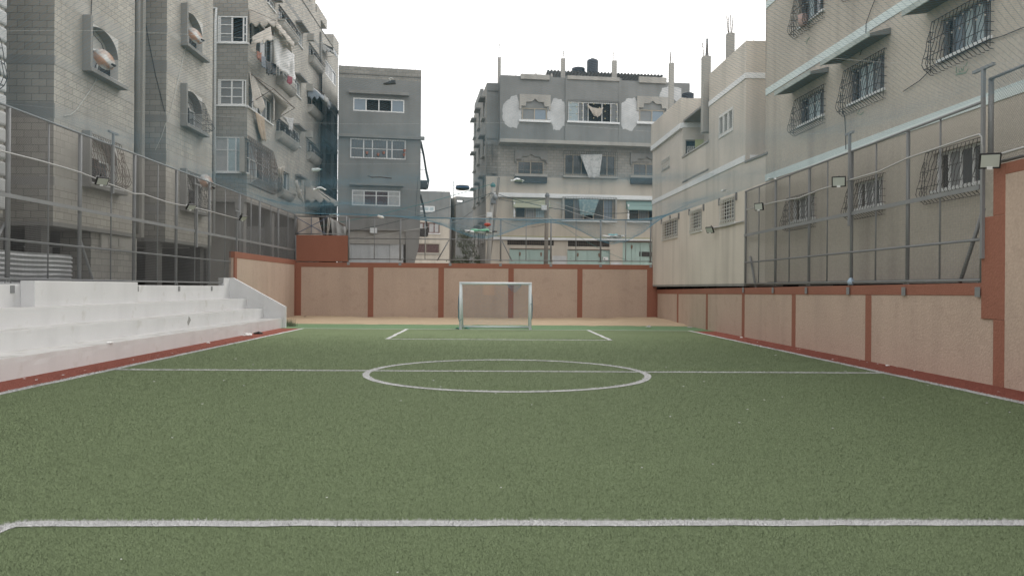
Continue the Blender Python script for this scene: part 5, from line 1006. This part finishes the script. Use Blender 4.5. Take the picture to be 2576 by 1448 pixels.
# ================= street trees, poles and cables
t = thing('tree', 'thin grey green tree beside the utility poles at the street corner', 'tree', (-2.0, 60, 1.2))
MB().tube([(-1.4,60,1.1),(-1.5,60,2.4),(-1.8,60,3.6),(-2.1,60,4.8)], [.12,.10,.07,.03], M_BARK, 7).build('trunk', t, smooth=True)
mb = MB()
for k in range(7):
    z = 2.0+k*.45; mb.tube([(-1.45-.1*k*.6,60,z), (-1.5-.1*k+random.uniform(-.9,.9),60+random.uniform(-.8,.8),z+random.uniform(.4,1.1))], [.035,.01], M_BARK, 5)
mb.build('branch', t)
V = []; cl = []
for k in range(46):
    zz = rng.uniform(1.5, 6.0); half = 1.15*(1-abs(zz-3.0)/4.2)+.15; cl.append((-1.75+rng.uniform(-half, half)-.08*(zz-3), 60+rng.uniform(-.9,.9), zz, rng.uniform(.18,.42)))
for cx, cy, cz, cr in cl:
    n = 85; p = rng.normal(0, cr*.6, (n,3))+np.array((cx,cy,cz)); d = rng.normal(0,1,(n,3)); d /= np.linalg.norm(d,axis=1)[:,None]; e = np.cross(d, rng.normal(0,1,(n,3))); e /= np.linalg.norm(e,axis=1)[:,None]
    s = rng.uniform(.05,.11,(n,1)); V.append(np.stack([p-d*s, p+e*s*.45, p+d*s, p-e*s*.45], 1))
V = np.concatenate(V); raw('crown', V.reshape(-1,3), np.arange(len(V)*4).reshape(-1,4), [M_LEAF], t)
def pole(base, top, r, m, label, cap=None, arms=()):
    t = thing('utility_pole', label, 'pole', tuple(base)); MB().tube([base, top], [r, r*.75], m, 12).build('shaft', t, smooth=True)
    if cap: MB().lathe(Vector(top)-Vector((0,0,.25)), [(r*.8,0),(r*1.05,.1),(r*.8,.22),(r*.4,.3)], cap, 8).build('cap', t)
    for z, w_, dx in arms: MB().box(base[0]+(top[0]-base[0])*z-.18+dx, base[0]+(top[0]-base[0])*z+.18+dx, base[1]-.35, base[1]-.12, base[2]+(top[2]-base[2])*z-.16, base[2]+(top[2]-base[2])*z+.16, M_PVC if w_ else M_STLD).build('fuse_box', t, bevel=.02)
    return t
PY = 51.0
b1 = atY(*z8(215,800), PY); t1 = atY(*z8(272,75), PY); b1.z = 1.2; pole(b1, t1, .17, M_CONL, 'pale leaning concrete pole with a teal cap at the street corner', M_CABT, ((.72,1,-.12),(.84,0,.1)))
b2 = atY(*z8(200,800), 53); t2 = atY(*z8(325,20), 53); b2.z = 1.2; pole(b2, t2, .13, M_WOOD, 'dark leaning wooden pole just behind the pale concrete pole')
b3 = atY(*z8(738,800), PY); t3 = atY(*z8(756,165), PY); b3.z = 1.2; p3 = pole(b3, t3, .16, M_WOOD, 'upright weathered pole in front of the garage doors', M_STLD, ((.86,1,-.22),))
lp = atY(*z8(290,190), PY-.3); tl = thing('street_lamp', 'small round street lamp on the leaning pole', 'street lamp', tuple(lp)); MB().lathe(lp-Vector((0,0,.25)), [(.06,0),(.17,.1),(.19,.25),(.08,.4)], M_STL, 12).build('lamp_head', tl, smooth=True); MB().tube([lp+Vector((0,0,.1)), lp+Vector((-.3,.2,.3))], .03, M_STL, 6).build('arm', tl)
def cable(a, b, sag, m, label, r=.014, grp='overhead cables in the street'):
    a, b = Vector(a), Vector(b); pts = []
    for i in range(15): t_ = i/14; p = a*(1-t_)+b*t_; p.z -= sag*4*t_*(1-t_); pts.append(p)
    tag(MB().tube(pts, r, m, 5).build('overhead_cable'), label, 'cable', grp)
V3 = Vector
cable(t1, atY(*z6(0,520), 52), .3, M_CABT, 'teal cable rising from the dark grey block to the capped concrete pole', .02)
cable(t2-V3((0,0,.9)), atY(*z6(0,600), 52), .5, M_CABL, 'dark cable from the wooden pole across the dark grey block', .02)
cable(t2-V3((0,0,1.2)), FK.p(FK.L*.97, 8.0, .5), .9, M_CABL, 'thick dark cable from the wooden pole sloping across the garage building', .022)
cable(t2-V3((0,0,1.5)), t3-V3((0,0,.3)), .25, M_CABL, 'cable joining the leaning wooden pole and the upright weathered pole', .016)
cable(t3-V3((0,0,.4)), FK.p(FK.L*.95, 6.3, .5), .3, M_CABW, 'pale cable from the upright weathered pole toward the cream house', .014)
cable(t3-V3((0,0,.6)), FK.p(FK.L*.93, 5.9, .5), .4, M_CABW, 'second pale cable from the upright weathered pole toward the cream house', .014)
cable(t1-V3((0,0,2.0)), atY(*z6(0,690), 52), .15, M_CABW, 'pale cable crossing low in front of the distant houses', .014)
cable(t1-V3((0,0,.5)), atY(*z8(-60,420), 60), .2, M_CABL, 'cable dropping from the capped concrete pole into the street', .012)
cable(t1-V3((0,0,2.1)), t3-V3((0,0,2.0)), .5, M_CABL, 'slack cable between the capped concrete pole and the upright weathered pole', .012)
cable(t3-V3((0,0,1.4)), FK.p(FK.L*.7, 3.9, .3), .3, M_CABT, 'thin teal cable falling from the upright weathered pole to the garage wall', .012)
cable(atY(*zc(298,30), 53.5), atY(*zc(250,700), 53.5), .02, M_CABL, 'vertical cable hanging at the street corner of the dark grey block', .014)
# ================= overhead net across the pitch
NX0, NX1, NY0, NY1 = -11.6, 9.72, 6.0, 45.0
def net_z(x, y):
    e = np.clip(np.minimum(np.minimum((x-NX0)/2.2, (NX1-x)/2.2), (NY1-y)/3.0), 0, 1); e = e*e*(3-2*e)
    base = 6.08+(5.66-6.08)*np.clip((x-NX0)/(NX1-NX0), 0, 1)+np.where(y > 29, .25*np.clip((y-29)/16, 0, 1)*np.clip((x-2)/7, 0, 1), 0)
    s = .16+.07*np.sin(x*.7+y*.23)+.06*np.sin(y*.8+x*.2)
    pk = 1.08*np.exp(-((x+.45)/2.2)**2-((y-38.3)/3.2)**2)+1.22*np.exp(-((x-6.15)/1.8)**2-((y-38.3)/3.2)**2)+.30*np.exp(-((y-39)/4)**2)*np.clip((x+7)/4, 0, 1)
    return base-e*(s+pk)
threads = []
st = .125
for sg in (1, -1):
    for k in np.arange(-(NY1-NY0), (NX1-NX0), st):
        xa, xb = (max(NX0, NX0+k), min(NX1, NX0+k+(NY1-NY0)))
        if xb-xa < .1: continue
        n = max(2, int((xb-xa)/.7)); xs = np.linspace(xa, xb, n+1); ys = NY0+(xs-NX0-k)
        if sg < 0: xs = NX0+NX1-xs
        P = np.stack([xs, ys, net_z(xs, ys)], 1); threads.append(np.stack([P[:-1], P[1:]], 1))
V, Fc = wires(np.concatenate(threads), .0014)
on = raw('overhead_net', V, Fc, [M_NET], None, (0, 25, 5.5)); tag(on, 'thin blue nylon net stretched over the whole pitch and sagging near the far wall', 'net')
for k, (pts, lb) in enumerate(((((NX0,12.5),(NX1,12.5)),'nearest thin net support cable across the pitch'), (((NX0,18.4),(NX1,18.4)),'second thin net support cable across the pitch'), (((NX0,25),(NX1,25)),'third thin net support cable across the pitch'), (((NX0,32),(NX1,32)),'fourth thin net support cable across the pitch'), (((NX0,39.5),(NX1,41)),'farthest thin net support cable across the pitch'))):
    (xa, ya), (xb, yb) = pts; P = []
    for i in range(33): t_ = i/32; x, y = xa+(xb-xa)*t_, ya+(yb-ya)*t_; P.append((x, y, float(net_z(np.array(x), np.array(y)))+.02+.25*math.sin(math.pi*t_)*(1 if k == 4 else .3)))
    tag(MB().tube(P, .0025 if k < 4 else .004, M_CABW, 4).build('net_cable'), lb, 'cable', 'cables that carry the overhead net')
# edge rope on the far fence
tag(MB().tube([(x, 45.0, float(net_z(np.array(x), np.array(45.0)))+.01) for x in np.linspace(NX0, NX1, 30)], .007, M_NET, 5).build('net_rope'), 'blue edge rope of the overhead net along the far fence', 'rope')
# ---- things caught in the net
def on_net(px, py, guess=30):
    d = ray(px, py); y = guess
    for _ in range(60): P = CP+d*(y/d.y); zz = float(net_z(np.array(P.x), np.array(P.y))); y = y+((zz-P.z)/max(1e-3, d.z/d.y))*.6 if abs(zz-P.z) > 1e-3 else y; y = min(44.5, max(8, y))
    return CP+d*(y/d.y)
def sneaker(P, ang, label):
    t = thing('sneaker', label, 'shoe', tuple(P)); c, s = math.cos(ang), math.sin(ang)
    def W(l, w_, h): l, w_, h = l*.75, w_*.75, h*.75; return P+Vector((l*c-w_*s, l*s+w_*c, h))
    prof = [(-.15,.035,.10),(-.10,.042,.11),(-.03,.04,.095),(.03,.042,.075),(.09,.048,.055),(.14,.042,.04),(.16,.02,.03)]
    mu, ms = MB(), MB(); N = 10
    def ring(l, w_, h, k): return [W(l, w_*math.cos(2*math.pi*i/N), .025+max(0,(h-.025)*math.sin(2*math.pi*i/N)) if math.sin(2*math.pi*i/N) > 0 else .025) for i in range(N)]
    rs = [ring(*p, 0) for p in prof]; 
    for a, b in zip(rs, rs[1:]):
        for i in range(N): mu.poly([a[i], b[i], b[(i+1)%N], a[(i+1)%N]], M_BLKP)
    mu.poly(rs[0], M_BLKP); mu.poly(rs[-1][::-1], M_BLKP); mu.build('upper', t, smooth=True)
    o = [(-.155,.03),(-.12,.045),(-.03,.043),(.06,.05),(.12,.048),(.165,.02)]; pts = [(l, w_) for l, w_ in o]+[(l, -w_) for l, w_ in o[::-1]]
    a = [W(l, w_, 0) for l, w_ in pts]; b = [W(l, w_, .026) for l, w_ in pts]; ms.poly(b, M_GRIL); ms.poly(a[::-1], M_GRIL)
    for i in range(len(pts)): j = (i+1) % len(pts); ms.poly([a[i], a[j], b[j], b[i]], M_GRIL)
    ms.build('sole', t); MB().tube([W(-.02,0,.1), W(.01,.04,.14), W(-.05,.03,.16), W(-.1,-.01,.13)], .006, M_PAP, 4).build('lace', t)
sneaker(on_net(*z5(750,398)), 2.9, 'black worn sneaker lying in the net in front of the dark grey block')
def bottle(P, dirv, L_, r_, m, label):
    t = thing('plastic_bottle', label, 'bottle', tuple(P)); n = Vector(dirv).normalized()
    MB().lathe(P-n*L_/2, [(r_*.7,0),(r_,.02),(r_,L_*.35),(r_*.9,L_*.4),(r_,L_*.45),(r_,L_*.7),(r_*.35,L_*.9),(r_*.35,L_*.95)], m, 12, n).build('bottle_body', t, smooth=True); MB().lathe(P+n*L_*.45, [(r_*.42,0),(r_*.42,.03)], M_CABT, 8, n).build('bottle_cap', t)
M_BOT = mat('clear_plastic', (.62,.68,.68), rough=.2, var=.05, fine=0, trans=.25)
bottle(on_net(*z4(1350,680))+V3((0,0,.05)), (1,.2,.1), .32, .06, M_BOT, 'clear plastic bottle in the net before the dark balconies')
bottle(on_net(*z6(865,390), 40)+V3((0,0,.02)), (1,.1,-.3), .42, .08, M_PAP, 'white bottle with a red mark on the net over the far fence')
def bundle(P, w_, cols, label, name='rag_bundle'):
    t = thing(name, label, 'rags', tuple(P)); 
    for i, (m, dx, dz, s) in enumerate(cols):
        c = P+Vector((dx*w_, 0, dz*w_)); L_ = s*w_
        MB().grid(lambda a, b: c+Vector(((a-.5)*L_*1.5, .12*(b-.5)+.05*math.sin(a*8+i), .10*L_*math.sin(math.pi*b)*(1 if b<.5 else .6)*(1-(2*a-1)**2)-.05*L_*math.cos(2*math.pi*b)+.12*L_*noise.noise(Vector((a*3+i,b*2,i)))+.16*L_*(a-.5)**2)), 14, 6, m).build('rag', t, smooth=True, solid=.02)
M_LGR = mat('light_green_cloth', (.22,.50,.33)); M_CYA = mat('cyan_cloth', (.26,.56,.60)); M_GRC = mat('grey_cloth', (.36,.36,.34)); M_DRC = mat('dark_cloth', (.04,.04,.04)); M_REDP = mat('red_plastic', (.45,.09,.07))
P = on_net(*z8(160,505), 38); bundle(P, 1.2, ((M_DRC,-.48,0,.22),(M_PAP,-.3,.0,.45),(M_LGR,-.02,.04,.5),(M_GRC,.1,-.03,.5),(M_DRC,.45,.0,.3)), 'bundle of white, green and black rags sagging the net above the goal')
P = on_net(*z8(1362,550), 38); bundle(P, 1.1, ((M_PAP,-.38,.02,.4),(M_CYA,-.12,.1,.32),(M_GRC,-.05,-.06,.5),(M_PAP,.12,.02,.5),(M_GRC,.36,.06,.3)), 'bundle of white and cyan rags sagging the net near the cream house')
P = on_net(*z8(222,460), 40); tag(MB().lathe(P, [(.02,0),(.14,.05),(.17,.10),(.1,.16),(.02,.17)], M_REDP, 14).build('red_ball', smooth=True), 'small squashed red ball in the net above the green rags', 'ball')
P = on_net(*zc(1035,248), 36); t = thing('tyre_shaped_toy', 'dark blue and black ring lying in the net against the sky', 'toy', tuple(P)); MB().lathe(P-V3((0,0,.0)), [(.2,0),(.27,.02),(.28,.09),(.26,.17),(.2,.18)], M_BLKP, 20).build('ring', t, smooth=True); MB().lathe(P+V3((0,0,.06)), [(.272,0),(.283,.03),(.272,.06)], mat('blue_plastic',(.06,.12,.25)), 20).build('stripe', t)
def rag(P, w_, m, label, seed):
    return tag(MB().grid(lambda a, b: P+Vector(((a-.5)*w_+.04*math.sin(b*5+seed), (b-.5)*w_*.5, w_*.22*noise.noise(Vector((a*3,b*3,seed)))+w_*.12*math.sin(math.pi*a))), 10, 6, m).build('rag', smooth=True, solid=.006), label, 'rag')
rag(on_net(*z8(492,52), 34), .42, M_PAP, 'white rag in the net before the middle windows of the goal side building', 1)
rag(on_net(*z4(1390,895), 37), .5, M_PAP, 'pale rag caught in the net above the scalloped awning', 2)
rag(on_net(*zl(902,1022), 41), .5, mat('pale_blue_bag',(.40,.52,.58)), 'pale blue bag on the net edge over the tan shelter', 3)
rag(on_net(*r2(845,520), 31), .3, M_PAP, 'white crumpled bag where the net meets the cream house', 4)
rag(on_net(*r5(215,410), 27)+V3((0,0,.02)), .3, M_PAP, 'white scrap on the top rail corner of the fence by the beige block', 5)
P = on_net(*zl(1740,275), 33); tag(MB().tube([P+V3((-.35,0,.03)), P+V3((-.2,0,-.02)), P+V3((.1,0,-.01)), P+V3((.5,0,-.05))], .018, M_BLKP, 5).build('stick'), 'small black stick lying in the net before the dark grey block', 'stick')
P = on_net(*zl(1255,1000), 43); 
# ================= litter on the ground
M_BAG = mat('black_bag', (.02,.02,.02), rough=.4, var=.1)
def crumple(px, py, s, m, label, name, z=.0, seed=0, flat=.5):
    c = atZ(px, py, z+.01); mb = MB()
    def f(a, b):
        th = a*2*math.pi; ph = b*math.pi/2; k = 1+.45*noise.noise(Vector((math.cos(th)*1.5, math.sin(th)*1.5, seed+b*2)))
        return c+Vector((s*k*math.cos(th)*math.cos(ph), s*k*math.sin(th)*math.cos(ph)*.8, s*flat*k*math.sin(ph)))
    return tag(mb.grid(f, 16, 6, m).build(name, smooth=False), label, 'litter')
zL = Zm(0,1050,1250,2576); zR = Zm(2550,1100,1546,2576); zG = Zm(1500,1250,700,2534)
crumple(*zL(2040,600), .17, M_PAP, 'white crumpled plastic bag on the red strip by the bleachers', 'plastic_bag', 0, 1); crumple(*zL(2128,586), .16, M_BAG, 'black crumpled plastic bag on the red strip by the bleachers', 'plastic_bag', 0, 2)
crumple(*zL(902,658), .09, M_PAP, 'white paper scrap lying on the lowest bleacher step', 'paper_scrap', .43, 3, .25); crumple(*zL(1715,662), .06, M_PAP, 'small white scrap at the foot of the bleachers', 'paper_scrap', 0, 4)
crumple(*zL(2515,452), .13, M_BAG, 'black rag on the sand in the corner behind the bleachers', 'rag', .05, 5); crumple(*zL(2400,460), .08, M_PAP, 'white scrap on the sand behind the bleachers', 'paper_scrap', .03, 6)
crumple(*zR(75,345), .12, M_CUR, 'grey white scrap on the sand near the cream house corner', 'paper_scrap', .05, 7); crumple(*zR(345,349), .14, M_CONL, 'small grey rubble piece at the end of the sand by the low wall', 'rubble', .02, 8, .3)
crumple(*zR(1665,603), .05, M_PAP, 'white scrap against the low wall beside its fifth stripe', 'paper_scrap', 0, 9); crumple(*zR(692,416), .06, M_PAP, 'white scrap at the foot of the third wall stripe', 'paper_scrap', 0, 10)
bb = r5(975,1425); c = Vector((9.80, FRW.A.y-FRW.uz(*bb)[0], 1.98)); tag(MB().lathe(c, [(.02,0),(.09,.03),(.1,.1),(.05,.18),(.01,.2)], mat('blue_white_plastic',(.35,.45,.55)), 10).build('plastic_bag', smooth=True), 'bluish plastic bag stuffed under the fence on the low wall', 'litter')
proto = None
def lit(px, py, s, k):
    global proto
    c = atZ(px, py, .022)
    if proto is None:
        mb = MB(); mb.grid(lambda a, b: Vector(((a-.5)*1.6+.1*math.sin(b*5), (b-.5)*.9+.1*math.sin(a*4), .25*noise.noise(Vector((a*3,b*3,2)))+.1)), 5, 4, M_PAP)
        proto = mb.build('paper_scrap', solid=.0); o = proto
        tag(o, 'tiny white scrap of paper lying on the green turf', 'litter', 'tiny white scraps scattered on the turf')
    else: o = proto.copy(); COL.objects.link(o)
    o.location = c; o.scale = (s, s, s); o.rotation_euler = (0, 0, k*1.7)
SC = [zR(920,533),zR(191,614),zR(306,740),zR(444,708),zR(1934,734),zR(845,830),zR(965,810),zR(676,981),zR(216,941),zR(733,893),zR(1690,682),zR(1387,640),zR(1640,815),zR(2330,850),zR(2480,912),zL(1940,792),zL(2088,840),zL(1270,978),zL(2010,1012),zL(1668,1162),zL(1845,970),zG(1235,333),zG(850,980),zG(950,1070),zG(1750,1168),zG(2270,1330),zG(375,1272),zG(1640,360),(1793,1166),(1615,1175),(1000,1438),(305,1405),(822,1250),(1860,1062),(1260,1225),(2095,1076),(1687,1047),(433,1100)]
for k, (x, y) in enumerate(SC):
    d = 1923*1.83/max(60, y-724); lit(x, y, min(.04, .0016*d), k)
for k, (x, y) in enumerate([zR(1065,490),zR(1080,493),zR(1190,507),zR(1480,568),zR(1530,580),zR(1600,590),zR(1730,612),zR(1845,635),zR(2405,775),zR(1300,560),zR(1385,566),zR(800,445),zR(900,462),zL(300,965),zL(700,885),zL(1100,800),zL(1300,765),zL(520,925),zL(1420,745),zL(200,955)]): lit(x, y, .03+.012*math.sin(k*3), k+40)
# weeds at the bleacher end
P = atZ(*zL(2372,525), 0); n = 260; p = np.stack([P.x+rng.normal(.05,.16,n), P.y+rng.normal(0,.12,n), np.zeros(n)], 1); tip = p+np.stack([rng.normal(0,.08,n), rng.normal(0,.06,n), rng.uniform(.08,.42,n)], 1); w_ = np.stack([np.full(n,.006), np.zeros(n), np.zeros(n)], 1)
V = np.stack([p-w_, p+w_, tip], 1); o = raw('weed', V.reshape(-1,3), np.arange(n*3).reshape(-1,3), [M_LEAF], None, (P.x, P.y, 0)); tag(o, 'small tuft of weeds growing at the far end of the bleachers', 'weed')
for o in list(bpy.data.objects):
    if '_w' in o: del o['_w']
